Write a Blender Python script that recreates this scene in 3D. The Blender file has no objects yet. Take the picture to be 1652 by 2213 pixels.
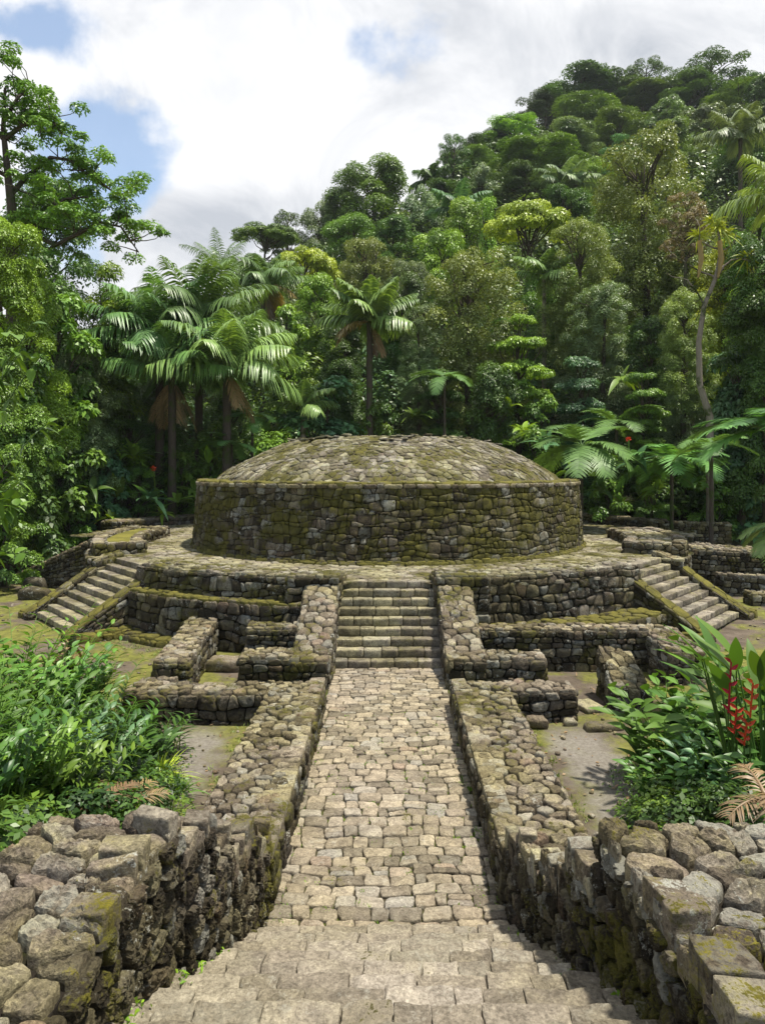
import bpy, math, random
import numpy as np
from math import radians, sin, cos, pi, sqrt, atan2

# ------------------------------------------------------------------ camera, sky, sun
S = bpy.context.scene
CAMZ, FPX, VX, VY = 4.71, 1500.0, 838.0, 1015.0      # eye height, focal length and vanishing point as measured in the photograph
cam = bpy.data.objects.new("camera", bpy.data.cameras.new("camera"))
S.collection.objects.link(cam)
cam.location = (0, 0, CAMZ); cam.rotation_euler = (radians(90), 0, 0)
cam.data.lens = 36 * FPX / 2212; cam.data.sensor_width = 36
cam.data.shift_y = -91 / 2212; cam.data.shift_x = -12 / 2212
cam.data.clip_start = .05; cam.data.clip_end = 2000
S.camera = cam
SUN_EL, SUN_AZ = 75, 98          # azimuth the light comes FROM, degrees clockwise from +Y
W = bpy.data.worlds.new("World"); S.world = W; W.use_nodes = True
nt = W.node_tree; nt.nodes.clear()
def wn(t, **k):
    n = nt.nodes.new(t)
    for a, b in k.items(): setattr(n, a, b)
    return n
def wmath(op, a, b=None, c=None, clamp=False):
    n = wn('ShaderNodeMath', operation=op, use_clamp=clamp)
    for i, v in enumerate((a, b, c)):
        if v is None: continue
        if isinstance(v, (int, float)): n.inputs[i].default_value = v
        else: nt.links.new(v, n.inputs[i])
    return n.outputs[0]
sky = wn('ShaderNodeTexSky', sky_type='NISHITA'); sky.sun_disc = False
sky.sun_elevation = radians(SUN_EL); sky.sun_rotation = radians(SUN_AZ)
sky.dust_density = .6; sky.ozone_density = 1.6
tc = wn('ShaderNodeTexCoord'); sep = wn('ShaderNodeSeparateXYZ'); nt.links.new(tc.outputs['Generated'], sep.inputs[0])
# gnomonic cloud coordinates (x/y, z/y) for the half of the sky in front, faded elsewhere
yy = wmath('MAXIMUM', sep.outputs[1], .12)
gx = wmath('DIVIDE', sep.outputs[0], yy); gz = wmath('DIVIDE', sep.outputs[2], yy)
comb = wn('ShaderNodeCombineXYZ'); nt.links.new(gx, comb.inputs[0]); nt.links.new(gz, comb.inputs[1]); comb.inputs[2].default_value = 3.3
def wnoise(scale, detail, rough, off=0, dist=0):
    m = wn('ShaderNodeMapping'); m.inputs['Location'].default_value = (off, off * .7, 0); nt.links.new(comb.outputs[0], m.inputs[0])
    n = wn('ShaderNodeTexNoise'); n.inputs['Scale'].default_value = scale; n.inputs['Detail'].default_value = detail
    n.inputs['Roughness'].default_value = rough; n.inputs['Distortion'].default_value = dist
    nt.links.new(m.outputs[0], n.inputs[0]); return n.outputs[0]
def blob(px, py, rx, ry, amp):
    cx, cz = (px - VX) / FPX, (VY - py) / FPX
    a = wmath('DIVIDE', wmath('SUBTRACT', gx, cx), rx / FPX); b = wmath('DIVIDE', wmath('SUBTRACT', gz, cz), ry / FPX)
    r = wmath('ADD', wmath('MULTIPLY', a, a), wmath('MULTIPLY', b, b))
    return wmath('MULTIPLY', wmath('POWER', 2.718, wmath('MULTIPLY', r, -1)), amp)
blue = blob(215, 310, 165, 120, .85)
for b in (blob(90, 60, 230, 70, .55), blob(820, 110, 120, 85, .40), blob(320, 400, 90, 80, .32), blob(150, 500, 200, 150, .42), blob(1640, 60, 120, 60, .16), blob(-300, 250, 420, 260, .2), blob(90, 190, 130, 60, -.25), blob(330, 320, 40, 40, -.2)):
    blue = wmath('ADD', blue, b)
n1 = wnoise(5.2, 9, .56, 1.7, .3); n2 = wnoise(14, 7, .6, 5.1)
f = wmath('ADD', wmath('MULTIPLY', wmath('SUBTRACT', n1, .5), 1.5), wmath('MULTIPLY', wmath('SUBTRACT', n2, .5), .55))
back = wn('ShaderNodeMapRange', interpolation_type='SMOOTHSTEP'); nt.links.new(sep.outputs[1], back.inputs[0])
back.inputs[1].default_value = -.35; back.inputs[2].default_value = .1; back.inputs[3].default_value = .62; back.inputs[4].default_value = 0    # unseen sky behind the viewer, cleared of cloud to weaken fill on front faces
cov = wmath('SUBTRACT', wmath('SUBTRACT', wmath('ADD', f, .46), blue), back.outputs[0])
ramp = wn('ShaderNodeMapRange', interpolation_type='SMOOTHSTEP'); nt.links.new(cov, ramp.inputs[0])
ramp.inputs[1].default_value = -.22; ramp.inputs[2].default_value = .20; ramp.inputs[3].default_value = .08
shade_n = wnoise(4.2, 10, .6, 9.3, .6)
sh = wmath('ADD', shade_n, wmath('MULTIPLY', blob(500, 470, 170, 70, .28), -1))
for b in (blob(900, 200, 110, 60, .12), blob(1250, 90, 380, 90, .08), blob(280, 220, 150, 60, .10), blob(1560, 90, 200, 80, .08), blob(470, 200, 130, 60, .08)):
    sh = wmath('SUBTRACT', sh, b)
cr = wn('ShaderNodeValToRGB'); nt.links.new(sh, cr.inputs[0])
CB = 7.0
e = cr.color_ramp.elements
e[0].position = .22; e[0].color = (.56, .59, .64, 1); e[1].position = .54; e[1].color = (1.0, 1.0, 1.0, 1)
sc_ = wn('ShaderNodeMix', data_type='RGBA', blend_type='MULTIPLY'); sc_.inputs[0].default_value = 1
nt.links.new(cr.outputs[0], sc_.inputs[6]); sc_.inputs[7].default_value = (CB, CB * 1.005, CB * 1.02, 1)
skyk = wn('ShaderNodeMix', data_type='RGBA', blend_type='MULTIPLY'); skyk.inputs[0].default_value = 1
nt.links.new(sky.outputs[0], skyk.inputs[6]); skyk.inputs[7].default_value = (1.75, 1.6, 1.42, 1)
mx = wn('ShaderNodeMix', data_type='RGBA'); nt.links.new(ramp.outputs[0], mx.inputs[0])
nt.links.new(skyk.outputs[2], mx.inputs[6]); nt.links.new(sc_.outputs[2], mx.inputs[7])
bg = wn('ShaderNodeBackground'); bg.inputs[1].default_value = .10; nt.links.new(mx.outputs[2], bg.inputs[0])
wo = wn('ShaderNodeOutputWorld'); nt.links.new(bg.outputs[0], wo.inputs[0])
sl = bpy.data.lights.new("sun", 'SUN'); sl.energy = 5.0; sl.angle = radians(3); sl.color = (1, .94, .82)
so = bpy.data.objects.new("sun", sl); S.collection.objects.link(so)
az, el = radians(SUN_AZ), radians(SUN_EL)
so.rotation_euler = (radians(90) - el, 0, pi - az)
so.location = (0, 0, 60)
S.view_settings.view_transform = 'Standard'; S.view_settings.look = 'None'; S.view_settings.gamma = 1
S.view_settings.exposure = 0.6
S.cycles.max_bounces = 6; S.cycles.diffuse_bounces = 3; S.cycles.transparent_max_bounces = 8; S.cycles.transmission_bounces = 3
S.cycles.use_denoising = True

# ------------------------------------------------------------------ helpers
rs = np.random.RandomState(11)
def at(px, py, Y):                       # a photograph point at depth Y
    return np.array([(px - VX) / FPX * Y, Y, CAMZ - (py - VY) / FPX * Y])
_K = np.random.RandomState(3)
_wk = _K.normal(size=(3, 9, 3)); _wk /= np.linalg.norm(_wk, axis=2)[..., None]; _wp = _K.uniform(0, 6.28, (3, 9))
def snoise(P, freq=1., ch=0):            # smooth pseudo noise, about -1..1
    P = np.asarray(P, float); o = np.zeros(P.shape[:-1])
    for i in range(9):
        k = _wk[ch, i] * freq * (1 + .35 * i)
        o += np.sin(P @ k * 2.0 + _wp[ch, i] + 1.3 * np.sin(P @ np.roll(k, 1))) / (1 + .35 * i)
    return o / 3.2
class Geo:
    def __init__(s): s.v = []; s.f = []; s.n = 0; s.a = []; s.m = []; s.sm = []
    def add(s, V, F, rnd=None, mat=0, smooth=True):
        V = np.asarray(V, float).reshape(-1, 3)
        F = [np.asarray(x) for x in F] if isinstance(F, list) and np.ndim(F[0]) == 2 else [np.asarray(F)]
        for q in F:
            if q.size == 0: continue
            s.f.append(q + s.n); s.m.append(np.full(len(q), mat)); s.sm.append(np.full(len(q), smooth))
        s.v.append(V)
        if rnd is None: rnd = np.zeros((len(V), 3))
        rnd = np.broadcast_to(np.asarray(rnd, float), (len(V), 3))
        s.a.append(rnd); s.n += len(V)
    def mesh(s, name, mats):
        V = np.concatenate(s.v); A = np.concatenate(s.a)
        me = bpy.data.meshes.new(name)
        tot = sum(len(q) for q in s.f); loops = np.concatenate([q.ravel() for q in s.f])
        sizes = np.concatenate([np.full(len(q), q.shape[1]) for q in s.f])
        me.vertices.add(len(V)); me.vertices.foreach_set('co', V.ravel().astype(np.float32))
        me.loops.add(len(loops)); me.loops.foreach_set('vertex_index', loops.astype(np.int32))
        me.polygons.add(tot)
        st = np.concatenate([[0], np.cumsum(sizes)[:-1]])
        me.polygons.foreach_set('loop_start', st.astype(np.int32))
        for m in mats: me.materials.append(m)
        me.polygons.foreach_set('material_index', np.concatenate(s.m).astype(np.int32))
        me.polygons.foreach_set('use_smooth', np.concatenate(s.sm).astype(bool))
        at_ = me.attributes.new('rnd', 'FLOAT_COLOR', 'POINT')
        at_.data.foreach_set('color', np.concatenate([A, np.ones((len(A), 1))], 1).ravel().astype(np.float32))
        me.update(calc_edges=True); return me
    def obj(s, name, mats, parent=None):
        return link(name, s.mesh(name, mats if isinstance(mats, list) else [mats]), parent)
def link(name, data, parent=None):
    o = bpy.data.objects.new(name, data); S.collection.objects.link(o)
    if parent: o.parent = parent
    return o
def tag(o, label=None, cat=None, group=None, kind=None):
    for k, v in (('label', label), ('category', cat), ('group', group), ('kind', kind)):
        if v: o[k] = v
    return o
def empty(name, loc=(0, 0, 0), label=None, cat=None, group=None, rz=0, sc=1):
    o = link(name, None); o.location = tuple(loc); o.rotation_euler = (0, 0, rz)
    o.scale = (sc,) * 3 if isinstance(sc, (int, float)) else sc
    o.empty_display_size = .3
    return tag(o, label, cat, group)

# ------------------------------------------------------------------ materials
class NT:
    def __init__(s, name):
        s.m = bpy.data.materials.new(name); s.m.use_nodes = True; s.t = s.m.node_tree; s.t.nodes.clear()
        s.geo = s.n('ShaderNodeNewGeometry'); s.at = s.n('ShaderNodeAttribute', attribute_name='rnd')
        s.rgb = s.n('ShaderNodeSeparateColor'); s.l(s.at.outputs['Color'], s.rgb.inputs[0])
        s.pos = s.geo.outputs['Position']
    def n(s, t, **k):
        x = s.t.nodes.new(t)
        for a, b in k.items(): setattr(x, a, b)
        return x
    def l(s, a, b): s.t.links.new(a, b)
    def put(s, sock, v):
        if isinstance(v, (int, float)): sock.default_value = v
        elif isinstance(v, tuple): sock.default_value = (*v, 1) if len(v) == 3 and sock.type == 'RGBA' else v
        else: s.l(v, sock)
    def math(s, op, a, b=0, clamp=False):
        x = s.n('ShaderNodeMath', operation=op, use_clamp=clamp); s.put(x.inputs[0], a); s.put(x.inputs[1], b); return x.outputs[0]
    def noise(s, scale, detail=4, rough=.55, vec=None, dist=0, out=0):
        x = s.n('ShaderNodeTexNoise'); x.inputs['Scale'].default_value = scale; x.inputs['Detail'].default_value = detail
        x.inputs['Roughness'].default_value = rough; x.inputs['Distortion'].default_value = dist
        s.l(vec or s.pos, x.inputs[0]); return x.outputs[out]
    def range(s, v, a, b, c=0, d=1):
        x = s.n('ShaderNodeMapRange', interpolation_type='SMOOTHSTEP'); s.put(x.inputs[0], v)
        for i, q in enumerate((a, b, c, d)): s.put(x.inputs[i + 1], q)
        return x.outputs[0]
    def mix(s, f, a, b, mode='MIX'):
        x = s.n('ShaderNodeMix', data_type='RGBA', blend_type=mode); s.put(x.inputs[0], f); s.put(x.inputs[6], a); s.put(x.inputs[7], b); return x.outputs[2]
    def ramp(s, v, stops, mode='LINEAR'):
        x = s.n('ShaderNodeValToRGB'); s.put(x.inputs[0], v); x.color_ramp.interpolation = mode; e = x.color_ramp.elements
        e[0].position, e[0].color = stops[0][0], (*stops[0][1], 1); e[1].position, e[1].color = stops[-1][0], (*stops[-1][1], 1)
        for p, c in stops[1:-1]: q = e.new(p); q.color = (*c, 1)
        return x.outputs[0]
    def bump(s, h, strength=.5, dist=.02):
        x = s.n('ShaderNodeBump'); x.inputs['Strength'].default_value = strength; x.inputs['Distance'].default_value = dist
        s.l(h, x.inputs['Height']); return x.outputs[0]
    def out(s, col, rough=.9, normal=None, spec=.25):
        p = s.n('ShaderNodeBsdfPrincipled'); s.put(p.inputs['Base Color'], col); s.put(p.inputs['Roughness'], rough)
        p.inputs['Specular IOR Level'].default_value = spec
        if normal: s.l(normal, p.inputs['Normal'])
        o = s.n('ShaderNodeOutputMaterial'); s.l(p.outputs[0], o.inputs[0]); return s.m
def stone_mat(name, stops, moss=.5, lichen=.5, side_moss=0., mosscol=((.022, .022, .005), (.125, .112, .020)), bscale=1., stain=.35, contrast=1., algae=.45):
    t = NT(name)
    r, g = t.rgb.outputs[0], t.rgb.outputs[1]
    # texture position shifted per stone so that neighbouring stones do not share one pattern
    cv = t.n('ShaderNodeVectorMath', operation='MULTIPLY_ADD'); t.l(t.at.outputs['Color'], cv.inputs[0]); cv.inputs[1].default_value = (7, 9, 5); t.l(t.pos, cv.inputs[2])
    vec = cv.outputs[0]
    base = t.ramp(r, stops)
    n1 = t.noise(7, 6, .66, vec, .4); n2 = t.noise(34, 6, .72, vec, .3); n3 = t.noise(110, 3, .7, vec)
    v = t.math('ADD', t.math('MULTIPLY', t.math('SUBTRACT', n1, .5), 1.5 * contrast), t.math('ADD', t.math('MULTIPLY', t.math('SUBTRACT', n2, .5), 2.2 * contrast), .5))
    col = t.mix(1., base, t.ramp(v, ((.0, (.28, .27, .25)), (.35, (.72, .71, .68)), (.6, (1.1, 1.09, 1.06)), (1., (1.95, 1.95, 1.9)))), 'MULTIPLY')
    # thin green film of algae in broad patches
    alg = t.math('MULTIPLY', t.range(t.math('ADD', t.noise(.55, 4, .6, dist=.4), t.math('MULTIPLY', t.math('SUBTRACT', n1, .5), .4)), .38, .58), algae)
    col = t.mix(alg, col, t.mix(1., col, (.98, 1.05, .48), 'MULTIPLY'))
    # dark weather stains, in large patches
    st = t.range(t.math('ADD', t.noise(1.5, 6, .65, dist=.6), t.math('MULTIPLY', t.math('SUBTRACT', n2, .5), .35)), .46, .64)
    col = t.mix(t.math('MULTIPLY', st, stain), col, (.022, .019, .014))
    # pale lichen: crusty speckles gathered in blotches
    lp = t.math('ADD', t.noise(5.5, 5, .7, vec, .8), t.math('MULTIPLY', t.math('SUBTRACT', n2, .5), .8))
    lich = t.math('MULTIPLY', t.range(lp, .58, .66), t.range(t.noise(.8, 3, .5, dist=.3), .38, .58))
    lich = t.math('MULTIPLY', lich, t.range(g, .15, .7))
    lich = t.math('MAXIMUM', lich, t.math('MULTIPLY', t.range(n3, .66, .72), t.range(n1, .45, .6)))
    col = t.mix(t.math('MULTIPLY', lich, lichen, True), col, t.mix(n2, (.26, .26, .215), (.50, .50, .44)))
    film = t.math('MULTIPLY', t.range(t.rgb.outputs[2], .74, .9), t.range(n1, .36, .56)); col = t.mix(t.math('MULTIPLY', film, lichen * .62, True), col, t.mix(n2, (.20, .195, .16), (.42, .42, .37)))
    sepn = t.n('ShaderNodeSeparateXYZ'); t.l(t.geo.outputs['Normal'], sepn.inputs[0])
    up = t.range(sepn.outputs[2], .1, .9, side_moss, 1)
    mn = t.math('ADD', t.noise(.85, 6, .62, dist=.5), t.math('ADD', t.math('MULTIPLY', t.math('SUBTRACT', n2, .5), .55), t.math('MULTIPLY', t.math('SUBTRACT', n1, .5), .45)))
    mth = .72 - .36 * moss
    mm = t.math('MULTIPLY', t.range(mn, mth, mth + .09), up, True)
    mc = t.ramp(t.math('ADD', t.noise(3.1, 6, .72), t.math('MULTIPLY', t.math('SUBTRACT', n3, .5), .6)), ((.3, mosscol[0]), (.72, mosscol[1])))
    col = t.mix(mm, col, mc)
    hh = t.math('ADD', t.math('MULTIPLY', n1, .8), t.math('ADD', t.math('MULTIPLY', n2, .55), t.math('MULTIPLY', n3, .12)))
    nm = t.bump(hh, .95, .045 * bscale)
    return t.out(col, .9, nm, .2)
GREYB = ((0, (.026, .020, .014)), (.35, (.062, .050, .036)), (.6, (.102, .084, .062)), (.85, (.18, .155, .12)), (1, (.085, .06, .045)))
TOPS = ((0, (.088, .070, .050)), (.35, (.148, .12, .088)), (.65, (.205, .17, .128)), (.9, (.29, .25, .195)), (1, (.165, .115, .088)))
PAVE = ((0, (.14, .118, .09)), (.2, (.22, .187, .144)), (.5, (.285, .238, .178)), (.8, (.35, .298, .228)), (.93, (.27, .25, .22)), (1, (.29, .225, .17)))
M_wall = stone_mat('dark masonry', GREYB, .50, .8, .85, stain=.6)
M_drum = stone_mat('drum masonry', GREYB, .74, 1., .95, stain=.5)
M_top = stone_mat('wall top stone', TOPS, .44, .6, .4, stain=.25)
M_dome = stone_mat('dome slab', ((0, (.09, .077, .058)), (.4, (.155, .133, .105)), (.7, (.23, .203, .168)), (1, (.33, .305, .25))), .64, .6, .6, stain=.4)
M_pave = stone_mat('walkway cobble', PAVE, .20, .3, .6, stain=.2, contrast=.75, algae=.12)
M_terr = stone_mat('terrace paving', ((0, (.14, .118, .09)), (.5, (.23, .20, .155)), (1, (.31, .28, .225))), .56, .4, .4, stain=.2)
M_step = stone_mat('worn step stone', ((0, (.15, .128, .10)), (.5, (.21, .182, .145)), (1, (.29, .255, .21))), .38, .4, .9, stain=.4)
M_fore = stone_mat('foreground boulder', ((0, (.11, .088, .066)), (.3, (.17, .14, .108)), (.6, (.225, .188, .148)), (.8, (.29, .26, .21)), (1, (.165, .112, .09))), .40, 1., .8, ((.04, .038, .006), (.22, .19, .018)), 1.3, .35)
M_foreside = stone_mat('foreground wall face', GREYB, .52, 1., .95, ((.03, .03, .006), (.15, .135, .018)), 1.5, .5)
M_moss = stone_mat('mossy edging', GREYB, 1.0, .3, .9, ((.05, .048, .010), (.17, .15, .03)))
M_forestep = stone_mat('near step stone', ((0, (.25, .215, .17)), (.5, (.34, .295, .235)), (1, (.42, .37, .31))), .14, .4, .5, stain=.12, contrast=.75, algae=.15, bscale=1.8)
def core_mat(name, a, b, c):
    t = NT(name); n = t.noise(5, 6, .65)
    col = t.mix(t.range(t.noise(1.3, 5, .6), .45, .6), t.mix(n, a, b), c)
    return t.out(col, .95, t.bump(t.noise(30, 5, .7), .8, .03), .1)
M_core = core_mat('dark joints', (.012, .010, .008), (.03, .025, .018), (.022, .024, .007))
M_joint = core_mat('earth joints', (.035, .028, .018), (.075, .06, .04), (.06, .07, .014))
M_turf = core_mat('mossy turf', (.08, .08, .02), (.16, .145, .035), (.17, .155, .035))

# ------------------------------------------------------------------ stone cells
def clip(poly, nx, ny, c):               # keep nx*x+ny*y <= c
    out = []; n = len(poly)
    for i in range(n):
        a, b = poly[i], poly[(i + 1) % n]
        da, db = nx * a[0] + ny * a[1] - c, nx * b[0] + ny * b[1] - c
        if da <= 0: out.append(a)
        if (da < 0 < db) or (db < 0 < da):
            t = da / (da - db); out.append((a[0] + t * (b[0] - a[0]), a[1] + t * (b[1] - a[1])))
    return out
def vor(w, h, sx, sy, jit=.38, keep=None, rnd=None, var=0.):
    R = rnd or rs
    nx, ny = max(1, int(round(w / sx))), max(1, int(round(h / sy))); sx, sy = w / nx, h / ny
    G = {}
    for j in range(-2, ny + 2):
        off = .5 * (j % 2)
        for i in range(-2, nx + 2):
            G[i, j] = (i + .25 + off + R.uniform(-jit, jit), j + .5 + R.uniform(-jit, jit) * .8)
    cells = []
    for j in range(-1, ny + 1):
        for i in range(-1, nx + 1):
            s = G[i, j]
            if keep is not None and not keep(s[0] * sx, s[1] * sy): continue
            P = [(s[0] - 2, s[1] - 2), (s[0] + 2, s[1] - 2), (s[0] + 2, s[1] + 2), (s[0] - 2, s[1] + 2)]
            for dj in (-2, -1, 0, 1, 2):
                for di in (-2, -1, 0, 1, 2):
                    if di == 0 and dj == 0: continue
                    q = G.get((i + di, j + dj))
                    if q is None: continue
                    mx_, my_ = q[0] - s[0], q[1] - s[1]
                    P = clip(P, mx_, my_, mx_ * (q[0] + s[0]) / 2 + my_ * (q[1] + s[1]) / 2)
                    if len(P) < 3: break
                if len(P) < 3: break
            if len(P) < 3: continue
            P = clip(P, -1, 0, 0); P = clip(P, 1, 0, nx) if len(P) > 2 else P
            P = clip(P, 0, -1, 0) if len(P) > 2 else P; P = clip(P, 0, 1, ny) if len(P) > 2 else P
            if len(P) < 3: continue
            A = np.array(P) * (sx, sy)
            if np.ptp(A[:, 0]) < sx * .25 or np.ptp(A[:, 1]) < sy * .25: continue
            cells.append(A)
    return cells
def rows(w, h, rh, wr, skew=.25, keep=None, hv=.25, wob=.12):
    ys = [0.]
    while ys[-1] < h - rh * .6: ys.append(ys[-1] + rh * rs.uniform(1 - hv, 1 + hv))
    ys = np.array(ys) * h / ys[-1]; ph = rs.uniform(0, 6, len(ys)); amp = rh * wob
    yb = lambda k, x: ys[k] + (amp * (sin(x * 2.1 + ph[k]) + .6 * sin(x * 5.3 + 2 * ph[k])) if 0 < k < len(ys) - 1 else 0)
    cells = []
    for k in range(len(ys) - 1):
        H = ys[k + 1] - ys[k]; x = [0.]
        while x[-1] < w - wr[0]: x.append(x[-1] + rs.uniform(*wr))
        x = np.array(x) * w / x[-1]
        sk = rs.uniform(-skew, skew, len(x)) * H; sk[0] = sk[-1] = 0
        for i in range(len(x) - 1):
            a0, a1, b0, b1 = x[i] - sk[i], x[i] + sk[i], x[i + 1] - sk[i + 1], x[i + 1] + sk[i + 1]
            if keep is not None and not keep((x[i] + x[i + 1]) / 2, (ys[k] + ys[k + 1]) / 2): continue
            j = lambda: rs.uniform(-.06, .06) * H
            P = [(a0, yb(k, a0) + j()), ((a0 + b0) / 2, yb(k, (a0 + b0) / 2) + j()), (b0, yb(k, b0) + j()), (b1, yb(k + 1, b1) + j()), ((a1 + b1) / 2, yb(k + 1, (a1 + b1) / 2) + j()), (a1, yb(k + 1, a1) + j())]
            cells.append(np.array(P))
    return cells
def resample(P, N, ch=2):
    for k_ in range(ch):
        Q = np.roll(P, -1, 0); c_ = .11 if k_ == 0 else .24; P = np.stack([P * (1 - c_) + Q * c_, P * c_ + Q * (1 - c_)], 1).reshape(-1, 2)
    Q = np.vstack([P, P[:1]]); d = np.r_[0, np.cumsum(np.linalg.norm(np.diff(Q, axis=0), axis=1))]
    t = np.linspace(0, d[-1], N, endpoint=False)
    return np.stack([np.interp(t, d, Q[:, 0]), np.interp(t, d, Q[:, 1])], 1)
def stones(g, cells, fmap, gap=.02, H=.05, N=12, depth=.06, tilt=.12, rough=.16, mat=0, hvar=.4, flat=.6, ch=1, fine=0., smooth=True, pill=1.):
    """cells -> rounded stones; fmap(u, v, h) -> xyz arrays"""
    if not cells: return
    C = []; 
    for c in cells:
        cen = c.mean(0); r = np.sqrt(np.mean(np.sum((c - cen) ** 2, 1)))
        C.append(cen + (resample(c, N, ch) - cen) * max(.4, 1 - gap / max(r, 1e-3) * .8))
    P = np.array(C); n = len(P); cen = P.mean(1, keepdims=True); D = P - cen
    rad = np.sqrt((D ** 2).sum(2)).mean(1)
    D = D * (1 + rs.uniform(-.05, .05, (n, N, 1)))
    Hs = H * (1 + rs.uniform(-hvar, hvar, n))
    ta = rs.uniform(-tilt, tilt, (n, 2))
    prof = [(1.0, -1), (1.0, .3), (.97, .72), (.88, .95), (.52, 1.0)] if fine == 0 else [(1.0, -1), (1.01, -.3), (1.0, .3), (.985, .62), (.94, .86), (.84, .97), (.64, 1.0), (.34, 1.0)]
    if fine > .01: prof = [(1., -1), (1.01, -.6), (1.01, -.25), (1.0, .15), (.995, .45), (.975, .72), (.93, .9), (.84, .98), (.7, 1.), (.54, 1.), (.36, 1.), (.18, 1.)]
    V = []
    for k, (s, hh) in enumerate(prof):
        q = cen + D * s
        if hh < 0: h = np.full((n, N), -depth) * abs(hh)
        else:
            h = Hs[:, None] * (hh * (1 - flat * .0))
            w = max(0, hh)
            h = h + w * (D[..., 0] * s * ta[:, None, 0] + D[..., 1] * s * ta[:, None, 1]) + w * rs.uniform(-rough, rough, (n, N)) * Hs[:, None] * (s < .99)
            h = h + w * (1 - s) * .12 * pill * rad[:, None]
        V.append((q[..., 0], q[..., 1], np.broadcast_to(h, (n, N))))
    u = np.stack([x[0] for x in V], 1); v = np.stack([x[1] for x in V], 1); h = np.stack([x[2] for x in V], 1)
    K = len(prof)
    uc, vc, hc = cen[:, 0, 0], cen[:, 0, 1], Hs * 1.0 + .07 * pill * rad
    u = np.concatenate([u.reshape(n, -1), uc[:, None]], 1); v = np.concatenate([v.reshape(n, -1), vc[:, None]], 1); h = np.concatenate([h.reshape(n, -1), hc[:, None]], 1)
    X, Y, Z = fmap(u.ravel(), v.ravel(), h.ravel()); XYZ = np.stack([X, Y, Z], 1)
    if fine > .01: smooth = False
    if fine > 0:
        XYZ = XYZ + fine * np.stack([snoise(XYZ, 5., c) + .5 * snoise(XYZ, 13., c) + (.35 * snoise(XYZ, 31., c) if fine > .01 else 0) for c in range(3)], 1)
    i = np.arange(N); F = []
    for k in range(K - 1):
        F.append(np.stack([k * N + i, k * N + (i + 1) % N, (k + 1) * N + (i + 1) % N, (k + 1) * N + i], 1))
    F = np.concatenate(F); T = np.stack([(K - 1) * N + i, (K - 1) * N + (i + 1) % N, np.full(N, K * N)], 1)
    M = K * N + 1; off = (np.arange(n) * M)[:, None, None]
    rnd = np.repeat(rs.uniform(0, 1, (n, 3)), M, 0)
    g.add(XYZ, [(F[None] + off).reshape(-1, 4), (T[None] + off).reshape(-1, 3)], rnd, mat, smooth)
def plane_map(O, U, Vv, Nn=None):
    O, U, Vv = (np.asarray(a, float) for a in (O, U, Vv)); U = U / np.linalg.norm(U); Vv = Vv / np.linalg.norm(Vv)
    Nn = np.cross(U, Vv) if Nn is None else np.asarray(Nn, float); Nn = Nn / np.linalg.norm(Nn)
    def f(u, v, h):
        p = O + u[:, None] * U + v[:, None] * Vv + h[:, None] * Nn; return p[:, 0], p[:, 1], p[:, 2]
    return f
def quadwall(g, c, zb, zt, su=.25, sv=.17, st=.22, H=.05, gap=.016, N=14, fine=0., mats=(0, 1, 2), over=.03, jit=.36, sides=(0, 1, 2, 3), toph=None, tN=None, tilt=.14, chip=0, flatsh=0):
    """wall of 4 plan corners (counter-clockwise seen from above), zt = a height or one per corner; materials: side stones, top stones, core"""
    c = np.array(c, float); zt = np.array([zt] * 4, float) if np.isscalar(zt) else np.array(zt, float)
    zb = np.array([zb] * 4, float) if np.isscalar(zb) else np.array(zb, float)
    cen = c.mean(0); ci = c.copy()
    for k in range(4):                                     # core a little inside
        d = cen - c[k]; ci[k] = c[k] + np.sign(d) * np.minimum(abs(d) * .5, .02)
    V = [(*ci[k], zb[k]) for k in range(4)] + [(*ci[k], zt[k] - .02) for k in range(4)]
    g.add(V, [[4, 5, 6, 7], [0, 1, 5, 4], [1, 2, 6, 5], [2, 3, 7, 6], [3, 0, 4, 7]], None, mats[2], False)
    for k in sides:
        a, b = c[k], c[(k + 1) % 4]; L = np.linalg.norm(b - a); hm = max(zt[k] - zb[k], zt[(k + 1) % 4] - zb[(k + 1) % 4])
        if hm < .05: continue
        d = (b - a) / L; nn = np.array([d[1], -d[0]])
        def f(u, v, h, a=a, d=d, nn=nn, L=L, hm=hm, k=k):
            s = u / L; tt = zt[k] + (zt[(k + 1) % 4] - zt[k]) * s; bb = zb[k] + (zb[(k + 1) % 4] - zb[k]) * s
            u2 = (s - .5) * (L + .03) + L / 2
            return a[0] + d[0] * u2 + nn[0] * h, a[1] + d[1] * u2 + nn[1] * h, bb + v / hm * (tt - bb)
        stones(g, vor(L, hm, su, sv, .46) if chip else rows(L, hm, sv, (su * .5, su * 1.5), .22, hv=.35, wob=.2), f, gap, H, N + 2, .05, tilt, .2, mats[0], fine=fine, smooth=not flatsh)
    L1 = (np.linalg.norm(c[1] - c[0]) + np.linalg.norm(c[2] - c[3])) / 2; L2 = (np.linalg.norm(c[2] - c[1]) + np.linalg.norm(c[3] - c[0])) / 2
    def ft(u, v, h):
        s = (u / L1 - .5) * (1 + 2 * over / L1) + .5; t = (v / L2 - .5) * (1 + 2 * over / L2) + .5
        w = [(1 - s) * (1 - t), s * (1 - t), s * t, (1 - s) * t]
        return sum(w[k] * c[k, 0] for k in range(4)), sum(w[k] * c[k, 1] for k in range(4)), sum(w[k] * zt[k] for k in range(4)) + h
    stones(g, vor(L1, L2, st, st * .85, jit), ft, gap, toph or H * 1.1, tN or N, .08, tilt, .18, mats[1], fine=fine, hvar=.5, smooth=not flatsh)
DC = 29.8                                                   # temple centre (0, DC)
def pol(R, ph): return R * np.sin(ph), DC - R * np.cos(ph)
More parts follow.
